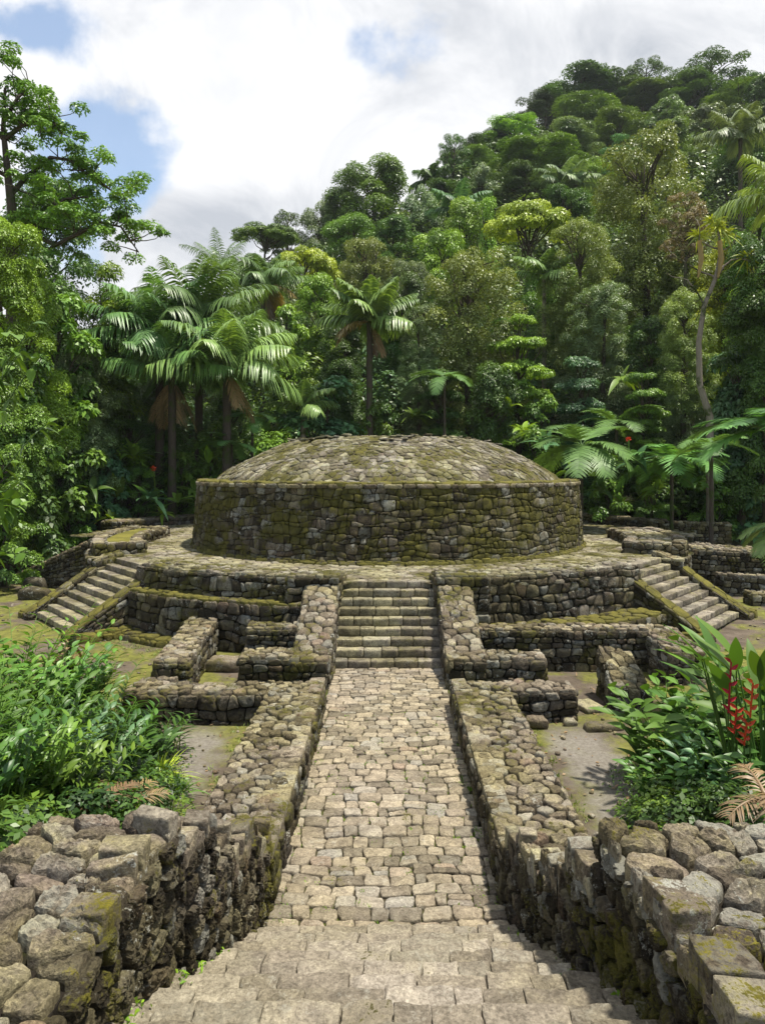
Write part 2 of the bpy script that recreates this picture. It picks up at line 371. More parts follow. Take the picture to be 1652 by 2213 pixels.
def arcwall(g, R0, R1, p0, p1, zb, zt, su=.3, sv=.22, st=.28, H=.05, gap=.018, mats=(0, 1, 2), batter=0., top=True, inner=True, ends=True, rowed=False, N=12, zin=None):
    """ring segment R0..R1 round the temple centre, from phi p0 to p1"""
    n = max(4, int((p1 - p0) * R1 / .3)); P = np.linspace(p0, p1, n + 1); hgt = zt - zb
    for R, bt in ((R1, batter),):
        pass
    rows_ = []
    for (R, z) in ((R1 - .02, zb), (R1 - .02 - batter * hgt, zt - .02), (R0 + .02, zt - .02), (R0 + .02, zb)):
        x, y = pol(R, P); rows_.append(np.stack([x, y, np.full(n + 1, z)], 1))
    V = np.concatenate(rows_); i = np.arange(n); F = []
    for k in range(3): F.append(np.stack([k * (n + 1) + i, k * (n + 1) + i + 1, (k + 1) * (n + 1) + i + 1, (k + 1) * (n + 1) + i], 1))
    F.append(np.array([[0, n + 1, 2 * (n + 1), 3 * (n + 1)], [n, 2 * n + 1, 3 * n + 2, 4 * n + 3]])); g.add(V, np.concatenate(F), None, mats[2], False)
    L = (p1 - p0) * R1
    def fo(u, v, h):
        x, y = pol(R1 - batter * v + h, p0 + u / R1); return x, y, zb + v
    cells = rows(L, hgt, sv, (su * .38, su * 1.6), .25, hv=.5, wob=.3)
    stones(g, cells, fo, gap, H, 16, .05, .16, .2, mats[0])
    if inner:
        def fi(u, v, h):
            x, y = pol(R0 - h, p0 + u / R0); return x, y, (zin if zin is not None else zb) + v
        hh = zt - (zin if zin is not None else zb)
        stones(g, vor((p1 - p0) * R0, hh, su, sv), fi, gap, H, N, .05, .12, .15, mats[0])
    if ends:
        for ph, sg in ((p0, -1), (p1, 1)):
            def fe(u, v, h, ph=ph, sg=sg):
                x, y = pol(R0 + u, np.full_like(u, ph)); return x + sg * h * cos(ph), y + sg * h * sin(ph), zb + v
            stones(g, vor(R1 - R0, hgt, su, sv), fe, gap, H, N, .05, .1, .15, mats[0])
    if top:
        Rm = (R0 + R1) / 2
        def ft(u, v, h):
            x, y = pol(R0 - .02 + v * (R1 - R0 + .05 - batter * hgt) / (R1 - R0), p0 + u / Rm); return x, y, zt + h
        stones(g, vor((p1 - p0) * Rm, R1 - R0, st, st * .85), ft, gap, H * 1.1, N, .08, .14, .18, mats[1], hvar=.5)
def _boxgrid(_t):
    m = len(_t) - 1
    V, F, key = [], [], {}
    def vid(p):
        k = tuple(np.round(p, 4))
        if k not in key: key[k] = len(V); V.append(p)
        return key[k]
    for ax in range(3):
        for sg in (-1, 1):
            a, b = [(1, 2), (2, 0), (0, 1)][ax]
            for i in range(m):
                for j in range(m):
                    q = []
                    for (ii, jj) in ((i, j), (i + 1, j), (i + 1, j + 1), (i, j + 1)):
                        p = [0, 0, 0]; p[ax] = sg; p[a] = _t[ii]; p[b] = _t[jj]; q.append(vid(p))
                    F.append(q if sg > 0 else q[::-1])
    return np.array(V, float), np.array(F)
BV, BF = _boxgrid(np.array([-1, -.82, -.35, .35, .82, 1.])); BV2, BF2 = _boxgrid(np.array([-1, -.93, -.8, -.6, -.4, -.2, 0, .2, .4, .6, .8, .93, 1.]))
def rbox(g, c, half, r=.02, rz=0., nz=.012, nf=6., mat=0, tiltxy=(0, 0), rnd=None, hi=0):
    BV, BF = (BV2, BF2) if hi else (globals()['BV'], globals()['BF'])
    half = np.array(half, float); inner = np.maximum(half - r, half * .3)
    p = BV * half; q = np.clip(p, -inner, inner); d = p - q; L = np.linalg.norm(d, axis=1); L[L == 0] = 1
    p = q + d / L[:, None] * np.minimum(r, half.min() * .8)
    p[:, 2] += p[:, 0] * tiltxy[0] + p[:, 1] * tiltxy[1]
    cz, sz = cos(rz), sin(rz); p = np.stack([p[:, 0] * cz - p[:, 1] * sz, p[:, 0] * sz + p[:, 1] * cz, p[:, 2]], 1) + np.array(c)
    if nz: p = p + nz * np.stack([snoise(p, nf, k) for k in range(3)], 1)
    if hi: p = p + hi * np.stack([snoise(p, nf * 3.1, k) + .6 * snoise(p, nf * 8, k) for k in range(3)], 1)
    g.add(p, BF, rs.uniform(0, 1, 3) if rnd is None else rnd, mat)
def tube(g, pts, rad, n=8, mat=0, rnd=(.5, .5, .5), cap=True):
    pts = np.asarray(pts, float); rad = np.broadcast_to(np.asarray(rad, float), (len(pts),))
    T = np.gradient(pts, axis=0); T /= np.linalg.norm(T, axis=1)[:, None] + 1e-9
    up = np.array([0, 0, 1.]) if abs(T[0, 2]) < .9 else np.array([1., 0, 0])
    A = np.cross(T, up); A /= np.linalg.norm(A, axis=1)[:, None] + 1e-9; B = np.cross(T, A)
    th = np.arange(n) * 2 * pi / n
    V = pts[:, None] + rad[:, None, None] * (A[:, None] * np.cos(th)[None, :, None] + B[:, None] * np.sin(th)[None, :, None])
    k = len(pts); i = np.arange(n); F = [np.stack([a * n + i, a * n + (i + 1) % n, (a + 1) * n + (i + 1) % n, (a + 1) * n + i], 1) for a in range(k - 1)]
    g.add(V.reshape(-1, 3), np.concatenate(F), rnd, mat)

# ------------------------------------------------------------------ ground
def smst(a, b, x):
    t = np.clip((x - a) / (b - a), 0, 1); return t * t * (3 - 2 * t)
def ground(X, Y):
    X = np.asarray(X, float); Y = np.asarray(Y, float)
    P = np.stack([X, Y, 0 * X], -1)
    z = -.06 + .03 * snoise(P, .6) + .012 * snoise(P, 2.5, 1)
    z = z + 1.62 * smst(31, 44, Y)
    # shallow planted banks beside the near stair, and under the near plants
    bank = smst(10.5, 5., Y) * smst(2.6, 3.6, abs(X)) * 1.5
    z = z + bank + .5 * smst(-3.6, -6.5, X) * smst(16, 11, Y) + .35 * smst(3.9, 6.5, X) * smst(15, 11, Y)
    z = z - .25 * (abs(X) < 2.3) * (Y < 16)
    s = np.interp(X, [-120, -60, -30, -16, -8, 0, 20, 60, 120], [.26, .28, .36, .50, .55, .63, .71, .71, .72])
    far = np.clip(Y - 46, 0, None); lim = np.interp(X, [-60, -30, -5, 5, 20, 34, 120], [42, 46, 58, 66, 88, 106, 110])
    z = z + s * (far - np.clip(far - lim, 0, None) * 1.0)
    z = z + np.where(Y > 46, 1.2 * snoise(P, .06, 2) * np.clip(far / 20, 0, 1), 0)
    z = z + 4.0 * smst(24, 60, abs(X)) * smst(-20, 10, Y)
    return z
def axis(a): return np.concatenate([np.arange(x0, x1, st) for x0, x1, st in a])
xs = axis([(-420, -60, 12), (-60, -16, 2), (-16, 16, .25), (16, 60, 2), (60, 421, 12)]); ys = axis([(-60, -2, 3), (-2, 36, .25), (36, 60, 1.), (60, 200, 4), (200, 600, 20)])
XX, YY = np.meshgrid(xs, ys); ZZ = ground(XX, YY)
g = Geo(); nx = len(xs); i, j = np.meshgrid(np.arange(nx - 1), np.arange(len(ys) - 1)); k = (j * nx + i).ravel()
g.add(np.stack([XX, YY, ZZ], -1).reshape(-1, 3), np.stack([k, k + 1, k + nx + 1, k + nx], 1))
t = NT('bare earth and moss'); P = t.pos
mud = t.ramp(t.noise(2.2, 8, .65), ((.3, (.06, .047, .033)), (.6, (.125, .10, .077)), (.8, (.19, .162, .13))))
mossf = t.range(t.math('ADD', t.noise(.42, 6, .6, dist=.6), t.math('MULTIPLY', t.noise(8, 4, .7), .22)), .53, .66)
gc = t.mix(t.math('MULTIPLY', mossf, .85), mud, t.ramp(t.noise(5, 5, .7), ((.3, (.06, .065, .014)), (.7, (.21, .215, .04)))))
spz = t.n('ShaderNodeSeparateXYZ'); t.l(P, spz.inputs[0])
wx = t.math('ADD', t.math('ABSOLUTE', t.math('SUBTRACT', t.math('ABSOLUTE', spz.outputs[0]), 3.35)), t.math('MULTIPLY', t.math('SUBTRACT', t.noise(.9, 5, .6), .5), 1.6))
worn = t.math('MULTIPLY', t.range(wx, .75, .25), t.range(spz.outputs[1], 13.2, 12.2))   # trodden track beside the walkway walls
gc = t.mix(t.math('MULTIPLY', worn, .9), gc, t.ramp(t.noise(14, 6, .7), ((.3, (.13, .115, .095)), (.7, (.25, .23, .20)))))
gc = t.mix(t.range(spz.outputs[1], 38, 46), gc, (.028, .032, .014))  # ground under the forest painted dark, standing in for shadow between the trees
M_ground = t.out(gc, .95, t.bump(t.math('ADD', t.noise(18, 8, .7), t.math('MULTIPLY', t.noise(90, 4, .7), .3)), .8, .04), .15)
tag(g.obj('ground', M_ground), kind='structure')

# ------------------------------------------------------------------ paved walkway
g = Geo()
HW = 1.27
g.add([(-HW - .15, 6.2, -.02), (HW + .15, 6.2, -.02), (HW + .15, 16.6, -.02), (-HW - .15, 16.6, -.02)], [[0, 1, 2, 3]], None, 1, False)
def near_far(u, v): return True
f0 = lambda u, v, h: (u - HW, 6.55 + v, h - .005)
def path_cells():
    out = []; y = 0.; L = 9.85
    while y < L:
        rh = (.175 + .05 * rs.rand()) * (1.08 - .3 * y / L) * rs.choice([1, 1, 1.15, .85]); 
        if rs.rand() < .12: rh *= 1.3
        x = -.1
        while x < 2 * HW:
            w = rs.uniform(.18, .36) * (1 if rs.rand() > .2 else .7); dz = rs.uniform(-.03, .03); s1, s2 = rs.uniform(-.025, .025, 2)
            a, b = max(x, 0), min(x + w, 2 * HW)
            if b - a > .09:
                wob = lambda q: .03 * sin(q * 3 + y * 1.3) + .02 * sin(q * 7.1 + y)
                y0, y1 = y + wob(a), y + wob(b)
                out.append(np.array([(a + s1, y0 + dz * .3), ((a + b) / 2, (y0 + y1) / 2 + rs.uniform(-.012, .012)), (b + s2, y1 + dz * .2), (b - s2, y1 + rh + rs.uniform(-.02, .02)), ((a + b) / 2, (y0 + y1) / 2 + rh + rs.uniform(-.015, .015)), (a - s1, y0 + rh + rs.uniform(-.02, .02))]))
                if rs.rand() < .08: # stone split in two across
                    c = out.pop(); m = .5
                    lo = c.copy(); lo[3:] = c[3:] * .5 + c[[2, 1, 0]] * .5; hi = c.copy(); hi[:3] = c[:3] * .5 + c[[5, 4, 3]] * .5
                    out += [lo, hi]
            x += w
        y += rh
    return out
stones(g, path_cells(), f0, .009, .028, 18, .05, .04, .12, 0, .5, fine=.006, pill=.25)
tag(g.obj('path', [M_pave, M_joint]), 'cobbled walkway between the low walls leading to the front stair', kind='structure')

# ------------------------------------------------------------------ low walls along the walkway
def wall_thing(name, label, cat, quads, mats=None, group=None, **kw):
    g = Geo()
    for q in quads:
        k2 = dict(kw); k2.update(q[3] if len(q) > 3 else {}); quadwall(g, q[0], q[1], q[2], **k2)
    return tag(g.obj(name, mats or [M_wall, M_top, M_core]), label, cat, group)
R4 = lambda x0, x1, y0, y1: [(x0, y0), (x1, y0), (x1, y1), (x0, y1)]
for sg, lab in ((-1, 'long low rubble wall bordering the left side of the cobbled walkway'), (1, 'long low rubble wall bordering the right side of the cobbled walkway')):
    c = R4(-2.25, -1.27, 7.45, 13.65) if sg < 0 else R4(1.27, 2.27, 7.45, 13.65)
    gg = Geo()
    quadwall(gg, c, -.12, .50, su=.24, sv=.16, st=.20, H=.05, gap=.018, N=14, fine=.006, sides=(0, 1, 2, 3), tilt=.2)
    # larger squared edge stones along the inner lip
    y = 7.5
    while y < 13.5:
        L = rs.uniform(.26, .5); w = rs.uniform(.11, .2)
        rbox(gg, (sg * (1.27 + w - .02), y + L / 2, .50 + rs.uniform(-.02, .015)), (w, L / 2 - .012, .055), .022, 0, .012, 5, 1, (rs.uniform(-.06, .06), rs.uniform(-.05, .05)))
        y += L
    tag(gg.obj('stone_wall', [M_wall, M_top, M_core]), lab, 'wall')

# ------------------------------------------------------------------ near stair and its stepped parapets
st = empty('stone_staircase', (0, 6.5, 0), 'broad worn near staircase descending to the cobbled walkway', 'staircase')
for k in range(1, 20):
    y1 = 6.9 - .36 * (k - 1) + .02; z = .165 * k; hw = np.interp(6.9 - .36 * k, [4.5, 7], [1.68, 1.30]) + .05
    if y1 < -.9: break
    g = Geo(); x = -hw
    while x < hw - .1:
        w = min(rs.uniform(.2, .55), hw - x)
        if hw - x - w < .15: w = hw - x
        rbox(g, (x + w / 2, y1 - .24 + rs.uniform(-.009, .009), z - .09 + rs.uniform(-.012, .012)), (w / 2 - .004, .25, .10), .012, rs.uniform(-.012, .012), .012, 4.5, 0, (rs.uniform(-.03, .03), rs.uniform(-.04, .02)), hi=.011)
        x += w
    o = g.obj('step', M_forestep); o.parent = st; o.location = (0, -6.5, 0)
g = Geo(); g.add([(-1.6, 6.75, -.1), (1.6, 6.75, -.1), (1.6, -2, -.1), (-1.6, -2, -.1), (-1.6, 6.75, .02), (1.6, 6.75, .02), (1.6, -2, 3.0), (-1.6, -2, 3.0)], [[0, 3, 2, 1], [4, 5, 6, 7], [0, 1, 5, 4], [1, 2, 6, 5], [2, 3, 7, 6], [3, 0, 4, 7]], None, 0, False)
o = g.obj('stair_core', M_joint); o.parent = st; o.location = (0, -6.5, -.12)
big = dict(su=.21, sv=.17, st=.24, chip=1, H=.05, gap=.022, N=26, fine=.006, over=.04, toph=.065, tilt=.22, flatsh=1, jit=.46)
for sg, lab in ((-1, 'massive mossy parapet beside the near stair at lower left, stepping down'), (1, 'massive mossy parapet beside the near stair at lower right, stepping down')):
    g = Geo()
    secs = [(-1.6, 4.55, 1.66, 1.66, 2.65, 2.04), (4.55, 5.28, 1.66, 1.60, 2.62, 2.04), (5.28, 5.78, 1.54, 1.46, 2.0, 1.80), (5.78, 6.2, 1.46, 1.42, 2.15, 1.46), (6.2, 6.95, 1.40, 1.33, 2.2, 1.10), (6.95, 7.5, 1.33, 1.29, 2.24, .78)]
    if sg > 0: secs = [(-1.6, 4.55, 1.62, 1.62, 2.9, 2.06), (4.55, 5.2, 1.62, 1.58, 2.85, 2.04), (5.2, 5.7, 1.52, 1.48, 2.3, 1.56), (5.7, 6.3, 1.46, 1.40, 2.25, 1.22), (6.3, 7.05, 1.38, 1.33, 2.25, .98), (7.05, 7.5, 1.33, 1.29, 2.24, .72)]
    for n_, (y0, y1, xa, xb, xo, zt) in enumerate(secs):
        kw = dict(big)
        if n_ > 1: kw.update(su=.15, sv=.17, st=.2, H=.05)
        q = [(xa, y0), (xo, y0), (xo, y1), (xb, y1)]
        if sg < 0: q = [(-x, y) for x, y in q][::-1]; q = q[1:] + q[:1]; 
        if sg < 0: q = [(-xo, y0), (-xa, y0), (-xb, y1), (-xo, y1)]
        quadwall(g, q, -.1, zt - .03, **kw)
    # heavy squared blocks capping the inner lip
    y = -1.2
    for (y0, y1, xa, xb, xo, zt) in secs:
        y = max(y, y0)
        while y < y1 - .08:
            if rs.rand() < .3: y += rs.uniform(.12, .25); continue
            L = min(rs.uniform(.15, .33), y1 - y + .03); w = rs.uniform(.10, .22) if zt > 1.9 else rs.uniform(.07, .14); x = np.interp(y, [y0, y1], [xa, xb])
            rbox(g, (sg * (x + w - .03), y + L / 2, zt + .01 + rs.uniform(-.03, .03)), (w, L / 2 - .015, rs.uniform(.08, .15)), .012, rs.uniform(-.16, .16), .018, 4, 1, (rs.uniform(-.16, .16), rs.uniform(-.14, .14)), hi=.005)
            y += L
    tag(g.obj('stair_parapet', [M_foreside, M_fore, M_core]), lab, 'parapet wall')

# ------------------------------------------------------------------ front stair to the terrace
RISE, RUN, Y0 = .19, .29, 16.4
def make_stair(root, rise, run, n, hw, mat, y0=0., z0=0., narrow=0, hw2=None, depth=.5):
    for k in range(n):
        g = Geo(); h_ = (hw2 if (hw2 and k >= n - narrow) else hw); x = -h_
        while x < h_ - .05:
            w = min(rs.uniform(.35, .75), h_ - x)
            if h_ - x - w < .18: w = h_ - x
            hd = run * .62
            rbox(g, (x + w / 2, y0 + k * run + hd + rs.uniform(-.01, .01), z0 + (k + 1) * rise - rise * .5 + rs.uniform(-.006, .006)), (w / 2 - .006, hd, rise * .5), .022, 0, .012, 6, 0)
            x += w
        g.add([(-h_ + .02, y0 + k * run + .06, z0 - .1), (h_ - .02, y0 + k * run + .06, z0 - .1), (h_ - .02, y0 + k * run + depth, z0 - .1), (-h_ + .02, y0 + k * run + depth, z0 - .1)] +
              [(-h_ + .02, y0 + k * run + .06, z0 + (k + 1) * rise - .03), (h_ - .02, y0 + k * run + .06, z0 + (k + 1) * rise - .03), (h_ - .02, y0 + k * run + depth, z0 + (k + 1) * rise - .03), (-h_ + .02, y0 + k * run + depth, z0 + (k + 1) * rise - .03)],
              [[4, 5, 6, 7], [0, 1, 5, 4], [1, 2, 6, 5], [2, 3, 7, 6], [3, 0, 4, 7]], None, 1, False)
        g.obj('step', [mat, M_core], root)
def cheek(root, q, zb, zt, **kw):
    g = Geo(); quadwall(g, q, zb, zt, **kw); g.obj('cheek_wall', [M_wall, M_top, M_core], root)
fs = empty('stone_staircase', (0, Y0, 0), 'straight central staircase climbing from the walkway to the round terrace', 'staircase')
make_stair(fs, RISE, RUN, 9, 1.31, M_step, narrow=2, hw2=1.27)
for sg in (-1, 1):
    for (y0, y1, z0, z1) in ((15.6, 17.85, .60, 1.66), (14.95, 15.6, .58, .60)):
        q = R4(-2.1, -1.31, y0 - Y0, y1 - Y0) if sg < 0 else R4(1.31, 2.1, y0 - Y0, y1 - Y0)
        cheek(fs, q, -.1, [z0, z0, z1, z1], su=.26, sv=.19, st=.23, fine=.005, N=12)

# ------------------------------------------------------------------ terrace
PZ = 1.71; RT = 11.85; PS = .845; HS = 1.72; CW = .5
tr = empty('stone_terrace', (0, 0, 0), 'round two tier stone terrace carrying the domed drum', 'terrace')
fn = math.asin(1.29 / RT); sa, sb = PS - (HS + CW) / RT, PS + (HS + CW) / RT
pv = Geo()
def in_side_stair(x, y):
    for sg in (-1, 1):
        dx, dy = sg * sin(PS), -cos(PS); rx, ry = x, y - DC
        a = rx * dx + ry * dy; b = -rx * dy + ry * dx
        if a > 10.7 and abs(b) < HS + .02: return True
    return False
def kp(u, v):
    x, y = u - 16, v + 14; r = sqrt(x * x + (y - DC) ** 2); ph = abs(atan2(x, DC - y))
    if ph > 2.55 or r < 7.9: return False
    if abs(x) < 1.28 and y < 18.8: return False
    if in_side_stair(x, y): return False
    return r < 11.75 or (ph > 1.72 and r < 14.7)
stones(pv, vor(32, 30, .36, .30, .4, kp), lambda u, v, h: (u - 16, v + 14, PZ + h - .03), .02, .035, 10, .05, .06, .1, 0)
# bed: a disc under the paving, with the front notch left out
n = 160; P_ = np.linspace(-2.6, 2.6, n)
x0, y0 = pol(7.6, P_); RR = np.where(abs(P_) < fn, (DC - 18.85) / np.cos(P_), np.where((abs(P_) > sa) & (abs(P_) < sb), 10.85, np.where(abs(P_) > 1.75, 14.6, RT - .1))); x1, y1 = pol(RR, P_)
k = np.arange(n - 1)
pv.add(np.concatenate([np.stack([x0, y0, np.full(n, PZ - .035)], 1), np.stack([x1, y1, np.full(n, PZ - .035)], 1)]), np.stack([k, k + 1, k + n + 1, k + n], 1), None, 1, False)
pv.obj('paving', [M_terr, M_joint], tr)
rw = Geo()
for sg in (-1, 1):
    a, b = (fn, sa + .02) if sg > 0 else (-sa - .02, -fn)
    arcwall(rw, RT - 1.05, RT, a, b, 0, PZ + .17, su=.30, sv=.2, st=.27, H=.05, zin=PZ - .02, batter=.03)
    a, b = (sb - .02, 2.6) if sg > 0 else (-2.6, -sb + .02)
    arcwall(rw, RT - .5, RT, a, b, -.1, PZ + .0, inner=False, ends=False, top=False)
    # side face of the notch where the front stair cuts in
for (cx0, cx1) in ((-2.6, -1.27), (1.27, 2.6)):
    yf = DC - sqrt(RT ** 2 - 1.5 ** 2)
    quadwall(rw, R4(cx0, cx1, yf - .06, 18.95), -.05, PZ + .22, su=.3, sv=.2, st=.27, H=.05)
rw.obj('retaining_wall', [M_wall, M_dome, M_core], tr)
lt = Geo()
arcwall(lt, RT - .1, 12.25, -sa + .0, -.17, -.1, 1.22, su=.3, sv=.2, st=.3, inner=False, mats=(0, 3, 2))
lt.obj('lower_tier', [M_wall, M_top, M_core, M_moss], tr); lt = Geo()
arcwall(lt, RT - .1, 12.75, .17, sa + .02, -.1, .62, su=.3, sv=.2, st=.4, inner=False, mats=(0, 3, 2))
lt.obj('lower_tier', [M_wall, M_top, M_core, M_moss], tr); lt = Geo()
arcwall(lt, 12.2, 12.7, -sa + .02, -.42, -.15, .10, su=.4, sv=.2, st=.4, inner=False, mats=(3, 3, 2))
lt.obj('kerb', [M_wall, M_top, M_core, M_moss], tr)
# side stairs
for sg, lab in ((-1, 'flight of side steps on the left flank of the round terrace'), (1, 'flight of side steps on the right flank of the round terrace')):
    ang = PS * sg
    cx, cy = (10.7 + 9 * .305) * sin(ang), DC - (10.7 + 9 * .305) * cos(ang)
    root = empty('stone_staircase', (cx, cy, 0), lab, 'staircase', rz=ang)
    make_stair(root, .19, .305, 9, HS, M_step)
    L = 9 * .305
    for s2 in (-1, 1):
        q = R4(-HS - CW, -HS, -.25, L - .9) if s2 < 0 else R4(HS, HS + CW, -.25, L - .9)
        g = Geo(); quadwall(g, q, -.1, [.12, .12, 1.45, 1.45], su=.28, sv=.2, st=.42, mats=(0, 1, 2), gap=.012, toph=.03, tilt=.05); g.obj('cheek_wall', [M_wall, M_moss, M_core], root)
        q = R4(-HS - CW, -HS, L - .9, L + .0) if s2 < 0 else R4(HS, HS + CW, L - .9, L + .0)
        g = Geo(); quadwall(g, q, -.1, [1.62, 1.62, 1.84, 1.84], su=.28, sv=.2, st=.3); g.obj('cheek_wall', [M_wall, M_top, M_core], root)
    g = Geo(); quadwall(g, R4(-HS - CW - .3, -HS - CW + .0, -.3, L - .6), -.1, .14, st=.4); g.obj('kerb', [M_moss, M_moss, M_core], root); g = Geo(); quadwall(g, R4(HS + CW, HS + CW + .3, -.3, L - .6), -.1, .14, st=.4); g.obj('kerb', [M_moss, M_moss, M_core], root)
# raised curved planters beside the side stairs, turf inside a stone rim
for sg, R0, R1, pe, lab in ((-1, 9.95, 11.65, 1.72, 'curved raised bed of grass in a stone rim above the left side steps'), (1, 9.7, 11.75, 1.66, 'curved raised bed of mossy slabs in a stone rim above the right side steps')):
    root = empty('raised_bed', (sg * 10.5, 26, PZ), lab, 'raised bed'); off = lambda o: setattr(o, 'location', (-sg * 10.5, -26, -PZ))
    p0, p1 = sb + .03, pe
    if sg < 0: p0, p1 = -pe, -sb - .03
    g = Geo()
    arcwall(g, R1 - .42, R1, p0, p1, PZ - .1 if 0 else 0.9, PZ + .42, st=.42, gap=.012, toph=None) if 0 else arcwall(g, R1 - .42, R1, p0, p1, .9, PZ + .42, st=.42, gap=.014)
    arcwall(g, R0, R0 + .35, p0 + (.0), p1, PZ - .1, PZ + .40, st=.4, gap=.014)
    for pc in ((p0, p0 + .035), (p1 - .035, p1)): arcwall(g, R0 + .3, R1 - .4, pc[0], pc[1], PZ - .1, PZ + .40, st=.4, gap=.014)
    off(g.obj('rim', [M_wall, M_top, M_core], root))
    g = Geo(); P2 = np.linspace(p0, p1, 40); Rg = np.linspace(R0 + .3, R1 - .38, 10); A, B = np.meshgrid(P2, Rg); x, y = pol(B, A); z = PZ + .37 + .035 * snoise(np.stack([x, y, 0 * x], -1), 2.5)
    i, j = np.meshgrid(np.arange(39), np.arange(9)); k = (j * 40 + i).ravel(); g.add(np.stack([x, y, z], -1).reshape(-1, 3), np.stack([k, k + 1, k + 41, k + 40], 1), None, 1)
    if sg > 0: stones(g, vor((p1 - p0) * 10.7, R1 - R0 - .85, .38, .33, .42), lambda u, v, h: (pol(R0 + .4 + v, p0 + u / 10.7)[0], pol(R0 + .4 + v, p0 + u / 10.7)[1], PZ + .38 + h), .05, .03, 10, .05, .1, .1, 0)
    off(g.obj('turf', [M_terr, M_turf], root))

# ------------------------------------------------------------------ the round temple
tp = empty('round_temple', (0, DC, PZ), 'squat round drum of mossy masonry roofed by a stone dome', 'temple')
def sub(g, name, mats):
    o = g.obj(name, mats, tp); o.location = (0, -DC, -PZ); return o
g = Geo(); RD = 8.04; ZD = 4.27
arcwall(g, 7.0, RD, -pi, pi, PZ - .05, ZD - .14, su=.29, sv=.195, H=.036, gap=.010, batter=.075, top=False, inner=False, ends=False, rowed=True, N=14)
arcwall(g, 7.3, RD + .10, -2.4, 2.4, PZ - .05, PZ + .10, su=.4, sv=.15, st=.3, H=.03, batter=.2, inner=False, ends=False, mats=(3, 3, 2))
sub(g, 'drum_wall', [M_drum, M_top, M_core, M_moss])
g = Geo(); RC = RD - .075 * 2.5
arcwall(g, 6.7, RC + .03, -pi, pi, ZD - .16, ZD - .01, su=.42, sv=.15, st=.40, H=.04, gap=.012, inner=False, ends=False, mats=(0, 1, 2))
sub(g, 'rim', [M_top, M_moss, M_core])
g = Geo()
rr = np.array([0, 1.5, 3, 4.1, 5.0, 6.0, 6.8, 7.2, 7.5]); zz = np.array([6.0, 6.0, 5.98, 5.88, 5.54, 5.04, 4.60, 4.32, 3.8]); 
dome_z = lambda r: np.interp(r, np.linspace(0, 7.4, 80), np.interp(np.linspace(0, 7.4, 80), rr, zz)) 
_r = np.linspace(0, 7.6, 153); _z = np.interp(_r, rr, zz); _zs = np.convolve(np.pad(_z, 8, mode='edge'), np.ones(17) / 17, 'valid')
dome_z = lambda r: np.interp(r, _r, _zs)
def fd(u, v, h):
    x, y = u - 7.5, v - 7.5; r = np.sqrt(x * x + y * y) + 1e-6; sl = (dome_z(r + .05) - dome_z(r - .05)) / .1; nn = np.sqrt(1 + sl * sl)
    hh = h + .0; q = -sl / nn * hh / r
    return x + x * q, DC + y + y * q, dome_z(r) + hh / nn + .05 * snoise(np.stack([x, y, 0 * x], 1), .8)
A, R_ = np.meshgrid(np.linspace(0, 2 * pi, 97), np.linspace(0, 7.1, 40)); x, y = R_ * 1.05 * np.cos(A), R_ * 1.05 * np.sin(A)
i, j = np.meshgrid(np.arange(96), np.arange(39)); k = (j * 97 + i).ravel()
X_, Y_, Z_ = fd(x.ravel() + 7.5, y.ravel() + 7.5, np.zeros(x.size)); g.add(np.stack([X_, Y_, Z_], 1), np.stack([k, k + 1, k + 98, k + 97], 1), None, 1)
stones(g, vor(15, 15, .27, .20, .48, lambda u, v: (u - 7.5) ** 2 + (v - 7.5) ** 2 < 7.25 ** 2), fd, .014, .026, 13, .06, .13, .3, 0, .9)
for k in range(70):   # loose slabs standing proud of the roof, thickest along the crest
    a = rs.uniform(0, 2 * pi); r = rs.uniform(3.2, 4.6); x, y = r * cos(a), r * sin(a)
    X_, Y_, Z_ = fd(np.array([x + 7.5]), np.array([y + 7.5]), np.array([.08])); rbox(g, (X_[0], Y_[0], Z_[0]), (rs.uniform(.1, .24), rs.uniform(.08, .16), rs.uniform(.02, .04)), .018, rs.uniform(0, 3), .02, 5, 0, (rs.uniform(-.15, .15), rs.uniform(-.15, .15)))
sub(g, 'dome_roof', [M_dome, core_mat('roof earth', (.10, .08, .06), (.16, .13, .10), (.13, .13, .04))])

# ------------------------------------------------------------------ ruined room walls
wall_thing('ruined_wall', 'short ruined wall joining the left cheek of the central stair, nearest the walkway', 'ruined wall', [(R4(-3.2, -2.1, 15.0, 15.7), -.1, .62)], fine=.008)
wall_thing('ruined_wall', 'short ruined wall behind another, left of the central stair against the terrace', 'ruined wall', [(R4(-3.35, -2.1, 16.5, 17.05), -.1, .92)], fine=.008)
wall_thing('ruined_wall', 'slanting ruined wall running from the left terrace base toward the bushes', 'ruined wall', [([(-4.97, 14.75), (-4.25, 14.75), (-4.55, 18.6), (-5.3, 18.6)], -.1, [.60, .60, .72, .72])], fine=.008)
wall_thing('ruined_wall', 'dark fronted ruined cross wall between the left bushes and the walkway wall', 'ruined wall', [(R4(-4.7, -2.22, 13.0, 13.6), -.1, .50), ([(-5.1, 13.4), (-4.35, 13.4), (-4.3, 14.2), (-4.95, 14.2)], -.1, .42)], fine=.008)
wall_thing('ruined_wall', 'short ruined stub projecting right from the cheek of the central stair', 'ruined wall', [(R4(2.1, 3.4, 15.0, 15.6), -.1, .60)], fine=.008)
wall_thing('ruined_wall', 'long ruined wall below the right part of the terrace', 'ruined wall', [(R4(2.1, 6.15, 16.45, 17.0), -.1, [.9, .9, .9, .9])], fine=.008)
wall_thing('ruined_wall', 'stubby return wall at the right end of the long wall below the terrace', 'ruined wall', [([(6.15, 15.3), (7.0, 15.4), (6.95, 17.0), (6.15, 17.0)], -.1, [.72, .66, .84, .9])], fine=.008)
